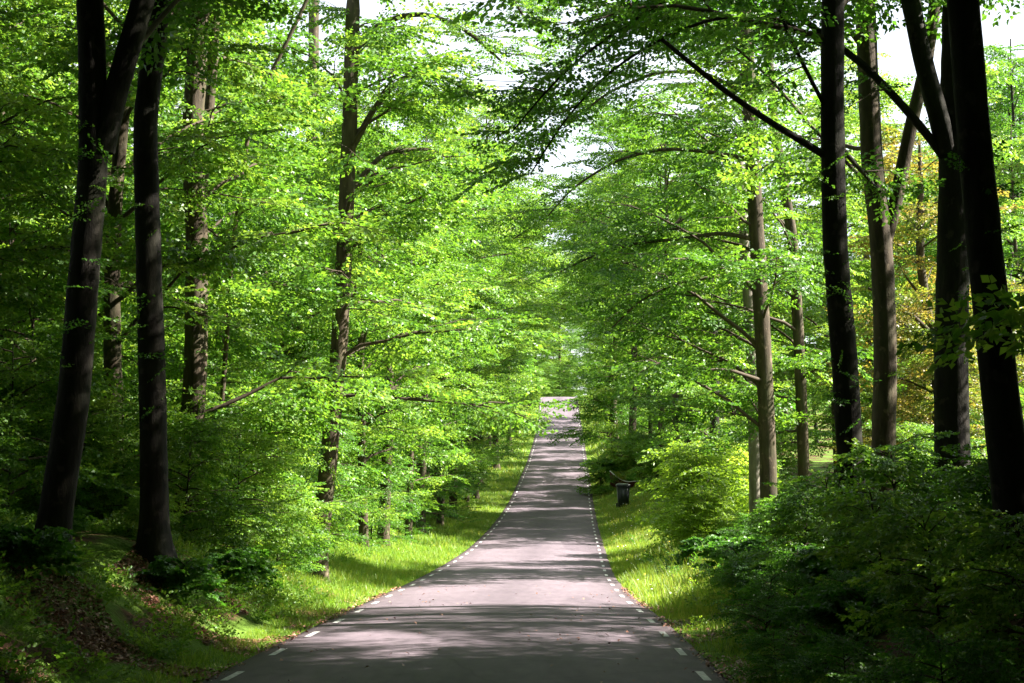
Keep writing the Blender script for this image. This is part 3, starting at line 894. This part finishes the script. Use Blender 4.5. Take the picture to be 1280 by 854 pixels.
for y in range(-34, 30, 6):
    for x in (-26, -20, -15, 15, 20, 26, 33) if y > -14 else (-24, -18, -12, -6, 0, 6, 12, 18, 24):
        if -.36 * y < x < .36 * y: continue
        xx, yy = x + rng.uniform(-2, 2), y + rng.uniform(-2, 2)
        if x > 0 and y > 20: xx += 4
        if int(x * 3 + y) % 2:
            TALL[int(abs(x + y)) % 3].put(xx, yy, None, rng.uniform(.9, 1.1), "tall beech in the wood around and behind the camera", "tall beeches around the camera")
        else:
            LOW[2].put(xx, yy, None, rng.uniform(1.1, 1.5), "young beech in the shaded edge of the wood beside the camera", "young beeches around the camera")

for y, x, s_, lab in [(50, 14.0, .7, "golden leaved oak in the open seen between the two thick black trunks"), (63, 20.5, 1.0, "golden leaved oak at the right edge beyond the black leaning trunk"), (70, 19, .9, "golden leaved oak standing behind the brown forked beech")]:
    GOLD[0].put(x, y, None, s_, lab)
for y, x, k in [(80, 24, 1), (86, 29, 0), (92, 25, 1), (98, 33, 2), (106, 27, 0), (76, 30, 1), (110, 36, 0), (84, 36, 2), (70, 29, 1), (116, 31, 1), (100, 33.5, 0), (93, 31, 2), (112, 37, 1), (124, 40, 0), (106, 35, 2), (120, 34, 0)]:
    TALL[k].put(x, y, None, 1.1 if x < 31 else 1.3, "full crowned tree across the open ground behind the right hand trunks", "trees across the open ground on the right")

rng = np.random.default_rng(2049)
# far: closing the view
for y, x, k, s in [(130, -7, 0, 1.1), (140, -14, 1, 1.1), (150, -4.6, 0, 1.0), (165, -12, 1, 1.2), (175, -2.6, 0, 1.0), (190, -9, 1, 1.3), (200, -1.2, 0, 1.0), (215, -8, 0, 1.2), (228, -.6, 1, 1.1), (250, -3.6, 0, 1.2), (268, 0.2, 1, 1.0), (285, -3, 0, 1.1), (240, -16, 0, 1.3),
                   (150, -26, 0, 1.3), (190, -32, 0, 1.4), (230, -30, 1, 1.5),
                   (165, 18, 1, 1.0), (178, 14.5, 0, .9), (190, 22, 0, 1.1), (200, 15.2, 1, 1.0), (215, 19, 0, 1.0), (240, 32, 0, 1.0), (262, 30, 1, 1.0), (280, 17, 0, 1.1), (300, 20, 0, 1.1), (150, 30, 1, 1.1), (140, 22, 1, 1.0), (170, 40, 0, 1.1), (200, 36, 0, 1.2), (230, 44, 1, 1.4), (190, 58, 0, 1.2),
                   (330, 2, 0, 1.2), (345, 10, 1, 1.0), (360, -6, 0, 1.3), (340, -14, 0, 1.2), (335, 24, 0, 1.2), (420, 4, 1, 1.2), (410, 14, 0, 1.1), (400, 30, 0, 1.3)]:
    FAR[k].put(x, y, None, s, "distant broadleaf tree in the wood closing off the far road", "distant trees towards the hill crest")

# out of the picture on the right: the tall canopy that shades the near road
for y, x, k in [(2, 9.5, 0), (8, 8.5, 2), (13, 9.8, 0), (19, 11.0, 2), (5, 15, 1), (12, 15, 2), (20, 17, 0), (-4, 11, 2), (-2, 17, 0)]:
    TALL[k].put(x, y, None, rng.uniform(.95, 1.1), "tall beech beside the right verge beyond the near black trunk", "tall beeches of the right canopy near the camera")

for y, x, sc_ in [(13, 4.9, .95), (7, 5.2, 1.0), (1, 5.6, 1.0), (-6, 5.5, 1.0), (3, 11, 1.0)]:
    HIGH[0].put(x, y, None, sc_, "tall dark beech with a high crown beside the right verge near the camera", "tall beeches of the right canopy near the camera")
for y, x, sc_ in [(17, -6.2, 1.0), (11, -5.6, 1.0), (5, -6, .95), (-2, -6, 1.0), (-8, -5, 1.0), (12, -11, 1.0), (20, -11.5, 1.0), (3, -12, 1.0), (-12, 1.5, 1.0), (-16, -7, 1.0), (-15, 8, 1.0)]:
    HIGH[0].put(x, y, None, sc_, "tall dark beech with a high crown beside the left verge near the camera", "tall beeches of the left canopy near the camera")

rng = np.random.default_rng(3354)
# undergrowth on the near right bank
for y, off, s, k in [(12, 2.2, 1, 0), (13.5, 3.4, 1.1, 1), (15, 2.0, .8, 0), (16, 3.2, 1.1, 1), (17.5, 1.7, .65, 0), (18, 4.4, 1.0, 1), (19, 2.7, .9, 0), (20.5, 3.6, 1.1, 1), (21, 5.4, 1.1, 0), (22, 2.2, .75, 0), (23, 4.4, 1.1, 1), (24, 6.6, 1.0, 1),
                     (24.5, 3.0, .8, 0), (26, 5.2, 1.1, 0), (27, 3.6, .9, 1), (28, 6.6, 1.1, 1), (29, 2.8, .8, 0), (30, 4.8, 1.1, 1), (32, 3.8, .9, 0), (33, 6.2, 1.2, 1), (35, 5.0, 1.1, 0), (37, 3.9, 1.0, 1), (38, 7, 1.2, 1), (40, 5, 1.1, 0), (42, 3.8, 1.0, 0), (44, 6, 1.2, 1), (47, 4.4, 1.1, 0)]:
    s *= .45 if y < 18 else .52 if y < 22 else .62 if y < 31 else .75 if y < 37 else .55
    off -= .9 if y < 31 else 0
    NEAR[k].put(road_r(y) + off, y, None, s, "dark leafy shrub in the dense undergrowth of the right bank", "undergrowth shrubs on the right bank")
for y, off, s, k in [(14.5, 4.8, .6, 0), (16, 3.6, .5, 0), (17.5, 5.2, .6, 1), (20, 5.2, .55, 0), (23, 5.0, .6, 1), (25, 4.2, .45, 0), (28, 3.4, .5, 0), (30, 2.6, .45, 1), (19, 3.8, .5, 0), (22.5, 6.0, .7, 1), (26, 3.2, .6, 1), (27, 5.0, .8, 0), (29, 4.2, .7, 1), (31.5, 3.6, .6, 0), (33, 2.8, .5, 1), (16.5, 6.2, .8, 1), (19, 6.6, .8, 0), (35, 3.2, .6, 0)]:
    s *= .5
    NEAR[k].put(road_l(y) - off, y, None, s, "low leafy shrub growing from the brown leaves of the left bank", "low shrubs on the left bank")
for x_, y_, d_, s_ in [(345, 690, 37.5, .5), (290, 690, 32, .6), (225, 690, 29.5, .6), (260, 690, 34, .7), (310, 690, 36, .8), (160, 690, 29, .6)]:
    q = px(x_, y_, d_)
    LOW[1].put(q[0], q[1], None, s_, "young beech in front of the trunks on the left", LG)
for x_, d_, s_ in [(752, 114, 1.0), (775, 115, 1.1), (800, 113, 1.1), (822, 104, 1.0)]:
    NEAR[1].put(px(x_, 600, d_)[0], d_, None, s_, "dark hedge shrub behind the red boat planter", "dark hedge shrubs behind the boat planter")

# ferns and broad leaved seedlings among the undergrowth
def fern_kind():
    V, F, T, n = [], [], [], 0
    stalks = []
    for k in range(11):
        a = k * 6.283 / 11 + rng.normal(0, .2); L = rng.uniform(.55, .85); e0 = rng.uniform(.9, 1.25)
        p = np.zeros(3); pts = [p]
        for i in range(9):
            e = e0 - 1.5 * (i / 8) ** 1.3
            p = p + L / 9 * np.array([math.cos(e) * math.cos(a), math.cos(e) * math.sin(a), math.sin(e)]); pts.append(p)
        pts = np.array(pts); stalks.append((pts, np.linspace(.006, .002, len(pts))))
        for u in np.linspace(.22, .98, 20):
            c = np.array([np.interp(u * 9, np.arange(10), pts[:, j]) for j in range(3)]); j = min(8, int(u * 9)); tv = pts[j + 1] - pts[j]; tv /= np.linalg.norm(tv)
            sd = np.cross(tv, [0, 0, 1.0]); sd /= np.linalg.norm(sd)
            w = .19 * math.sin(math.pi * min(1, .15 + .9 * u)) ** .8 * L
            for g_ in (-1, 1):
                d = sd * g_ + tv * .35 + np.array([0, 0, rng.normal(-.15, .12)])
                q = [c - tv * .016, c + d * w * .5 - tv * .016 * .9, c + d * w, c + d * w * .5 + tv * .018]
                V += q; F.append([n, n + 1, n + 2, n + 3]); T.append(rng.uniform(.3, .8)); n += 4
    root = bpy.data.objects.new("fern", None); COL.objects.link(root); root['category'] = "fern"
    link("stalks", wood_mesh("stalks", stalks, [], [M_TWIG]), root, kind="stuff")
    link("fronds", new_mesh("fronds", V, F, [M_LEAF], T), root, kind="stuff")
    return root


TPL_BROAD = [spray_template(4, .20, .92, True, .5) for _ in range(4)]
FERN = Kind(fern_kind())
BROAD = Kind(sapling_kind(1.3, M_LEAF2, 12, .75, TPL_BROAD, "broad_leaved_seedling", .22, (.45, .8), (.2, .9), .012))
BROAD.root['category'] = "seedling"
for y, off, s_ in [(13.5, .9, .7), (14.8, 1.5, .9), (16.2, 1.0, .8), (17.8, 2.4, 1.1), (19.5, 1.2, .8), (21, 2.0, 1.0), (23, 1.3, .9), (25.5, 1.9, 1.1), (15.4, 3.0, 1.1), (20, 3.4, 1.2)]:
    FERN.put(road_r(y) + SHOULDER + off, y, None, s_, "fern", "ferns on the right bank")
for y, off, s_ in [(14, 1.4, .8), (15.5, 2.5, .9), (17, 2.9, .8), (19.5, 2.2, .9), (22, 2.7, .9)]:
    FERN.put(road_l(y) - SHOULDER - off, y, None, s_, "fern", "ferns on the left bank")
for y, off, s_ in [(18.5, 1.6, .5), (24, 2.4, .6), (28, 1.8, .5), (33, 2.2, .6), (38, 2.4, .6), (44, 2.3, .6)]:
    BROAD.put(road_r(y) + SHOULDER + off, y, None, s_, "seedling", "broad leaved seedlings by the right verge")
for y, off, s_ in [(15, 1.9, .4), (18.5, 2.3, .45), (24, 1.8, .5), (27, 1.6, .5), (30, 2.0, .6), (13.5, 2.6, .4), (16, 3.0, .5)]:
    BROAD.put(road_l(y) - SHOULDER - off, y, None, s_, "seedling", "broad leaved seedlings on the left bank")

rng = np.random.default_rng(2255)
# yellow-green shrubs by the right verge
for y, off, s, lab in [(55.5, 3.5, 1.15, "large bright yellow green shrub bulging onto the right verge before the bin"), (60.5, 4.6, 1.2, "yellow green shrub rising behind the largest one beside the right verge"),
                       (49, 3.2, .6, "small yellow green bush at the foot of the largest shrub on the right"), (118, 2.6, .5, "small bright bush at the foot of the round headed roadside tree")]:
    LIME[0].put(road_r(y) + off, y, None, s, lab, None)

rng = np.random.default_rng(4699)
# ---------------------------------------------------------------- grass, leaf litter, ground plants
def blades(n, ylo, yhi, side, s_lo, s_hi, h, w, seed, pw=1.0, dens=None):
    g = np.random.default_rng(seed)
    y = ylo + (yhi - ylo) * g.random(n) ** pw
    s = s_lo + (s_hi - s_lo) * g.random(n)
    x = np.where(side < 0, road_l(y) - SHOULDER - s, road_r(y) + SHOULDER + s)
    hh = h * g.uniform(.5, 1.3, n) * (.45 + .55 * sstep(0, .7, s)) * (.8 + .5 * (wav(x, y, 2.1, .7) > .2))
    a = g.uniform(0, 6.28, n)
    dx, dy = np.cos(a), np.sin(a)
    ln = hh * g.uniform(.15, .8, n)
    b = g.uniform(0, 6.28, n)
    z = ground_z(x, y) - .02
    base = np.stack([x, y, z], 1)
    sd = np.stack([dx, dy, 0 * dx], 1) * (w * g.uniform(.6, 1.3, n))[:, None] * .5
    bend = np.stack([np.cos(b) * ln, np.sin(b) * ln, 0 * b], 1)
    up = np.stack([0 * hh, 0 * hh, hh], 1)
    V = np.stack([base - sd, base + sd, base + bend + up + sd * .25, base + bend + up - sd * .25], 1)
    return V.reshape(-1, 3), np.arange(n * 4).reshape(-1, 4), np.clip(g.normal(.5, .22, n) + .15 * wav(x, y, .9, 2.), 0, 1)


def join(parts):
    V, F, T, n = [], [], [], 0
    for v, f, t in parts:
        V.append(v); F.append(f + n); T.append(t); n += len(v)
    return np.concatenate(V), np.concatenate(F), np.concatenate(T)


v, f, t = join([blades(9000, 12, 27, -1, -.05, .7, .13, .010, 1), blades(34000, 26, 60, -1, -.05, 3.8, .20, .014, 2), blades(30000, 55, 130, -1, -.05, 4.4, .22, .028, 3), blades(9000, 130, 270, -1, 0, 4.0, .3, .07, 4)])
link("verge_grass", new_mesh("verge_grass", v, f, [M_GRASS], t), kind="stuff", label="sunlit grass along the left road verge")
v, f, t = join([blades(5000, 12, 30, 1, -.05, .9, .14, .010, 5), blades(30000, 28, 75, 1, -.05, 3.0, .30, .014, 6), blades(22000, 70, 140, 1, -.05, 3.6, .22, .028, 7), blades(9000, 130, 270, 1, 0, 4.0, .3, .07, 8)])
link("verge_grass", new_mesh("verge_grass", v, f, [M_GRASS], t), kind="stuff", label="grass and weeds along the right road verge")

m, nt, out = mat("dead_beech_leaf")
at = nt.nodes.new("ShaderNodeAttribute"); at.attribute_name = "tint"
p = node(nt, "ShaderNodeBsdfPrincipled", Roughness=0.55)
nt.links.new(ramp(nt, at.outputs['Fac'], [(0, (0.070, 0.028, 0.016)), (.5, (0.270, 0.115, 0.070)), (1, (0.460, 0.270, 0.190))]), p.inputs['Base Color'])
nt.links.new(p.outputs[0], out.inputs['Surface'])
M_DEAD = m


def litter(n, ylo, yhi, side, s_lo, s_hi, seed):
    g = np.random.default_rng(seed)
    y = g.uniform(ylo, yhi, n); s = g.uniform(s_lo, s_hi, n)
    x = np.where(side < 0, road_l(y) - SHOULDER - s, road_r(y) + SHOULDER + s)
    ok = wav(x, y, 1.4, 5.0) + .5 * wav(x, y, 3.3, 1.0) > -.1
    x, y = x[ok], y[ok]; n = len(x)
    uu = (x - road_l(y) + SHOULDER) / (road_r(y) - road_l(y) + 2 * SHOULDER)
    zz = np.where((uu > 0) & (uu < 1), road_z(y) + crown_z(np.clip(uu, 0, 1)) + .006, ground_z(x, y))
    c = np.stack([x, y, zz + g.uniform(.0, .03, n)], 1)
    a = g.uniform(0, 6.28, n)
    A = np.stack([np.cos(a), np.sin(a), g.normal(0, .35, n)], 1)
    B = np.stack([-np.sin(a), np.cos(a), g.normal(0, .35, n)], 1)
    l = g.uniform(.02, .038, n)[:, None]; up = np.array([0, 0, 1.0]) * l * .35
    V = np.stack([c - A * l, c + B * l * .6 + up, c + A * l, c - B * l * .6 + up], 1)
    return V.reshape(-1, 3), np.arange(n * 4).reshape(-1, 4), np.clip(g.normal(.5, .25, n), 0, 1)


v, f, t = join([litter(34000, 12, 30, -1, .3, 2.8, 11), litter(6000, 28, 40, -1, .8, 3, 12), litter(9000, 12, 30, 1, .5, 4.0, 13), litter(3000, 12, 40, -1, -.2, .6, 14), litter(3000, 12, 40, 1, -.2, .6, 15), litter(160, 12, 40, -1, -2.8, .2, 16), litter(160, 12, 40, 1, -2.8, .2, 17)])
link("dead_leaves", new_mesh("dead_leaves", v, f, [M_DEAD], t), kind="stuff", label="red brown fallen beech leaves on the banks")


def herbs(n, ylo, yhi, side, s_lo, s_hi, size, seed):
    g = np.random.default_rng(seed)
    out = []
    for _ in range(n):
        y = g.uniform(ylo, yhi); s = g.uniform(s_lo, s_hi)
        x = float(road_l(y) - SHOULDER - s if side < 0 else road_r(y) + SHOULDER + s)
        if wav(x, y, 1.3, 1.0) < -.25: continue
        for q in range(3):
            out.append((x + g.normal(0, .05), y + g.normal(0, .05), gz(x, y), g.uniform(0, 6.28), g.uniform(.15, 1.1), g.normal(0, .4), g.uniform(*size)))
    return out


sp = herbs(900, 12.5, 34, -1, .8, 5.5, (.2, .42), 21) + herbs(300, 30, 60, -1, 2.4, 5.5, (.25, .5), 22)
v, f, t = make_sprays(sp, TPL_HERB)
link("ground_plants", new_mesh("ground_plants", v, f, [M_LEAF], t), kind="stuff", label="leafy ground plants covering the left bank")
sp = herbs(330, 11, 34, 1, .8, 5.5, (.25, .5), 23) + herbs(200, 30, 75, 1, 1.2, 4.5, (.3, .55), 24)
v, f, t = make_sprays(sp, TPL_HERB)
link("ground_plants", new_mesh("ground_plants", v, f, [M_LEAF2], t), kind="stuff", label="leafy ground plants covering the right bank")

sp = herbs(330, 24, 90, -1, .3, 3.6, (.14, .3), 25)
v, f, t = make_sprays(sp, TPL_HERB)
link("verge_weeds", new_mesh("verge_weeds", v, f, [M_LIME], t), kind="stuff", label="broad leaved weeds scattered through the left verge grass")
sp = herbs(330, 24, 90, 1, .2, 2.6, (.14, .32), 26)
v, f, t = make_sprays(sp, TPL_HERB)
link("verge_weeds", new_mesh("verge_weeds", v, f, [M_LIME], t), kind="stuff", label="broad leaved weeds scattered through the right verge grass")

# small flowers in the right verge
g = np.random.default_rng(31)
n = 420
y = g.uniform(34, 100, n); s = g.uniform(.3, 2.8, n)
x = road_r(y) + SHOULDER + s
c = np.stack([x, y, ground_z(x, y) + g.uniform(.18, .38, n)], 1)
a = g.uniform(0, 6.28, n); l = g.uniform(.018, .032, n)[:, None]
A = np.stack([np.cos(a), np.sin(a), g.normal(0, .4, n)], 1) * l; B = np.stack([-np.sin(a), np.cos(a), g.normal(0, .4, n)], 1) * l
V = np.stack([c - A, c + B, c + A, c - B], 1).reshape(-1, 3)
mf = [plain("yellow_petal", (0.75, 0.55, 0.05)), plain("white_petal", (0.8, 0.8, 0.76))]
link("wild_flowers", new_mesh("wild_flowers", V, np.arange(n * 4).reshape(-1, 4), mf, midx=(g.random(n) > .5).astype(int)), kind="stuff", label="tiny white and yellow flowers in the right verge")

# ---------------------------------------------------------------- wheelie bin, boat planter, picket fence, overhead cable
M_BIN = plain("bin_plastic", (0.020, 0.026, 0.024), 0.42, 0.5, 0.2)
M_RUB = plain("rubber", (0.02, 0.02, 0.02), 0.8)
by = 97.0
bx = px(779, 628, by)[0]
bz = gz(bx, by)
binr = bpy.data.objects.new("wheelie_bin", None); COL.objects.link(binr); binr.location = (bx, by, bz); binr.scale = (1.45,) * 3
tag(binr, "dark wheelie bin standing on the right grass verge", "bin")
def frus(w0, d0, w1, d1, z0, z1):
    v = [(-w0, -d0, z0), (w0, -d0, z0), (w0, d0, z0), (-w0, d0, z0), (-w1, -d1, z1), (w1, -d1, z1), (w1, d1, z1), (-w1, d1, z1)]
    return v, [[3, 2, 1, 0], [4, 5, 6, 7], [0, 1, 5, 4], [1, 2, 6, 5], [2, 3, 7, 6], [3, 0, 4, 7]]
a = Acc(); a.add(*frus(.21, .24, .27, .33, .05, .95)); a.add(*frus(.30, .36, .30, .36, .93, .985))
for q in (-.12, .12): a.box((q - .012, -.34, .25), (q + .012, -.29, .9))
o = link("body", a.mesh("body", [M_BIN]), binr)
a = Acc(); a.add(*frus(.31, .37, .29, .35, .99, 1.03)); a.add(*frus(.29, .35, .18, .24, 1.03, 1.075)); a.box((-.2, .37, .97), (.2, .43, 1.01))
lid = link("lid", a.mesh("lid", [plain("sunlight_toned_lid", (0.09, 0.10, 0.10), 0.4, 0.5, 0.2)]), binr)  # lid grey lightened: the sunlight on it is part of the colour
a = Acc(); a.tube([(-.27, .45, .96), (.27, .45, .96)], .018, 8); link("handle", a.mesh("handle", [M_BIN], True), lid)
for sx in (-.26, .26):
    a = Acc(); a.tube([(sx - .03, .27, .1), (sx + .03, .27, .1)], .1, 14); link("wheel", a.mesh("wheel", [M_RUB]), binr)

M_RED = plain("shade_toned_red_hull", (0.075, 0.015, 0.013), 0.5, 0.4, 0.25)  # red darkened, so the shade over the boat sits in its colour
M_WHT = plain("shade_toned_white_rim", (0.50, 0.48, 0.44), 0.5, 0.4, 0.1)  # rim white dimmed as well, shade painted into it
M_SOIL = plain("planter_soil", (0.035, 0.024, 0.016), 0.95, 0.1, 0.4)
oy = 108.0
ox = px(782, 600, oy)[0]
oz = gz(ox, oy)
bo = bpy.data.objects.new("boat_planter", None); COL.objects.link(bo); bo.location = (ox, oy, oz); bo.rotation_euler = (0, 0, R(14))
tag(bo, "old red rowing boat with pale rim used as flower planter behind the bin", "boat")
n = 13
xs = np.linspace(-1.15, 1.15, n)
hw = .55 * np.clip(1 - np.clip(-xs / 1.15, 0, 1) ** 2.2, .04, 1) * np.where(xs > .6, 1 - .35 * ((xs - .6) / .55) ** 2, 1)
sheer = .62 + .75 * np.clip(-xs / 1.15, 0, 1) ** 1.9 + .07 * np.clip(xs / 1.15, 0, 1)
keel = .12 + .25 * np.clip(-xs / 1.15, 0, 1) ** 3
prof = []
for i in range(n):
    prof.append([(xs[i], -hw[i], sheer[i]), (xs[i], -hw[i] * .88, (sheer[i] + keel[i]) / 2), (xs[i], -hw[i] * .45, keel[i] + .03), (xs[i], hw[i] * .45, keel[i] + .03), (xs[i], hw[i] * .88, (sheer[i] + keel[i]) / 2), (xs[i], hw[i], sheer[i])])
pv = np.array(prof).reshape(-1, 3)
pf = [[i * 6 + j, i * 6 + j + 1, i * 6 + 7 + j, i * 6 + 6 + j] for i in range(n - 1) for j in range(5)]
pf += [[(n - 1) * 6 + 0, (n - 1) * 6 + 1, (n - 1) * 6 + 4, (n - 1) * 6 + 5], [(n - 1) * 6 + 1, (n - 1) * 6 + 2, (n - 1) * 6 + 3, (n - 1) * 6 + 4]]
hull = link("hull", new_mesh("hull", pv, pf, [M_RED]), bo)
for sgn in (0, 5):
    a = Acc(); a.tube([prof[i][sgn] for i in range(n)], .035, 6); link("gunwale", a.mesh("gunwale", [M_WHT], True), bo)
a = Acc()
for i in range(n - 1):
    q = .8
    a.add([(xs[i], -hw[i] * q, .56), (xs[i + 1], -hw[i + 1] * q, .56), (xs[i + 1], hw[i + 1] * q, .56), (xs[i], hw[i] * q, .56)], [[0, 1, 2, 3]])
link("soil_bed", a.mesh("soil_bed", [M_SOIL]), bo)
for cx_, m_, nme, lab in ((-.45, M_GOLD, "bedding_plant", "golden plant clump growing in the red boat planter"), (.25, M_LEAF2, "bedding_plant", "dark green plant clump growing in the red boat planter"), (-.85, M_LEAF2, "bedding_plant", "green plant clump at the bow of the red boat planter")):
    sp = [(rng.normal(0, .07), rng.normal(0, .07), 0, rng.uniform(0, 6.28), rng.uniform(.3, 1.2), rng.normal(0, .4), rng.uniform(.45, .8)) for _ in range(26)]
    v, f, t = make_sprays(sp, TPL)
    ca, sa = math.cos(R(14)), math.sin(R(14))
    link(nme, new_mesh(nme, v, f, [m_], t), label=lab, category="plant", loc=(ox + cx_ * ca, oy + cx_ * sa, oz + .55))
for sx in (-.5, .6):
    a = Acc(); a.box((sx - .06, -.35, -.03), (sx + .06, .35, .16)); link("support_block", a.mesh("support_block", [M_TWIG]), bo)

M_GREY = plain("weathered_wood", (0.34, 0.32, 0.29), 0.8, 0.2, 0.25)
fy = 165.0
fx0, fx1 = px(812, 530, fy)[0], px(875, 530, fy)[0]
fz = gz((fx0 + fx1) / 2, fy)
fe = bpy.data.objects.new("picket_fence", None); COL.objects.link(fe); fe.location = (fx0, fy, fz)
tag(fe, "weathered grey picket fence half hidden by saplings on the right", "fence")
zt = 2.1
a = Acc(); a.box((-.13, -.012, 0), (.13, .012, zt - .08)); a.add([(-.13, -.012, zt - .08), (.13, -.012, zt - .08), (.13, .012, zt - .08), (-.13, .012, zt - .08), (0, -.012, zt), (0, -.012, zt), (0, .012, zt), (0, .012, zt)],
        [[0, 1, 5, 4], [2, 3, 7, 6], [1, 2, 6, 5], [3, 0, 4, 7]])
pk = a.mesh("picket", [M_GREY])
npk = int((fx1 - fx0) / .42)
for i in range(npk):
    o = link("picket", pk, fe, loc=(i * .42, 0, 0)); o.rotation_euler = (0, rng.normal(0, .015), 0)
for z_ in (.35, zt - .35):
    a = Acc(); a.box((-.1, .014, z_), (npk * .42, .06, z_ + .09)); link("rail", a.mesh("rail", [M_GREY]), fe)
for i in range(0, npk + 1, 6):
    a = Acc(); a.box((i * .42 - .05, .062, -.1), (i * .42 + .05, .16, zt + .02)); link("post", a.mesh("post", [M_GREY]), fe)

M_WIRE = plain("cable_sheath", (0.03, 0.03, 0.03), 0.6)
for yy, lab in ((97, "upper overhead cable crossing the sky gap above the road"), (104, "lower overhead cable crossing the sky gap above the road")):
    p0, p1 = px(430, yy - 14, 62), px(905, yy - 4, 62)
    q = np.linspace(0, 1, 15)[:, None]
    pts = p0 + (p1 - p0) * q; pts[:, 2] -= .5 * 4 * q[:, 0] * (1 - q[:, 0])
    a = Acc(); a.tube(pts, .014, 6)
    link("overhead_cable", a.mesh("overhead_cable", [M_WIRE], True), label=lab, category="cable")

ORD = ("nearest,second,third,fourth,fifth,sixth,seventh,eighth,ninth,tenth,eleventh,twelfth,thirteenth,fourteenth,fifteenth,sixteenth,seventeenth,"
       "eighteenth,nineteenth,twentieth,twenty-first,twenty-second,twenty-third,twenty-fourth,twenty-fifth,twenty-sixth,twenty-seventh,twenty-eighth").split(",")


def ordinals(group, phrase):
    """Members that differ only by their place say which one along the road they are."""
    mem = sorted((o for o in COL.objects if o.parent is None and o.get('group') == group), key=lambda o: o.location.y)
    for o, w in zip(mem, ORD):
        o['label'] = phrase.format(w if w == "nearest" else w + " nearest")


ordinals(LG, "{} of the bright young trees lining the left verge")
ordinals(RG, "{} of the young trees beyond the right verge")
ordinals("undergrowth shrubs on the right bank", "{} of the dark shrubs in the right bank undergrowth")
ordinals("low shrubs on the left bank", "{} of the low shrubs among brown leaves on the left bank")
ordinals("tall beeches arching over the far road", "{} of the tall beeches arching over the far road")
ordinals("low trees in the open behind the right trunks", "{} of the low sunlit trees in the open behind the right trunks")
ordinals("young beeches inside the left wood", "{} of the young trees in shade inside the left wood")
ordinals("tall beeches along the right of the far road", "{} of the tall beeches along the right of the far road")
ordinals("trees beyond the crest of the road", "{} of the pale trees beyond the crest of the road")
ordinals("trees across the open ground on the right", "{} of the full crowned trees across the open ground on the right")

ordinals("bushes behind the crest of the road", "{} of the bushes closing the view behind the crest")
ordinals("ferns on the right bank", "{} of the ferns along the foot of the right bank")
ordinals("ferns on the left bank", "{} of the ferns on the slope of the left bank")
ordinals("broad leaved seedlings by the right verge", "{} of the broad leaved seedlings behind the right verge grass")
ordinals("broad leaved seedlings on the left bank", "{} of the broad leaved seedlings on the left bank")
ordinals("dark hedge shrubs behind the boat planter", "{} of the dark hedge shrubs behind the red boat planter")

# copies left unused never existed in the place
for ks in (TALL, HIGH, ARCH, LOW, LIME, GOLD, NEAR, FAR):
    for k in ks:
        if not k.used: print("unused kind", k.root.name)
print("tris", sum(len(me.polygons) * 2 for me in bpy.data.meshes))
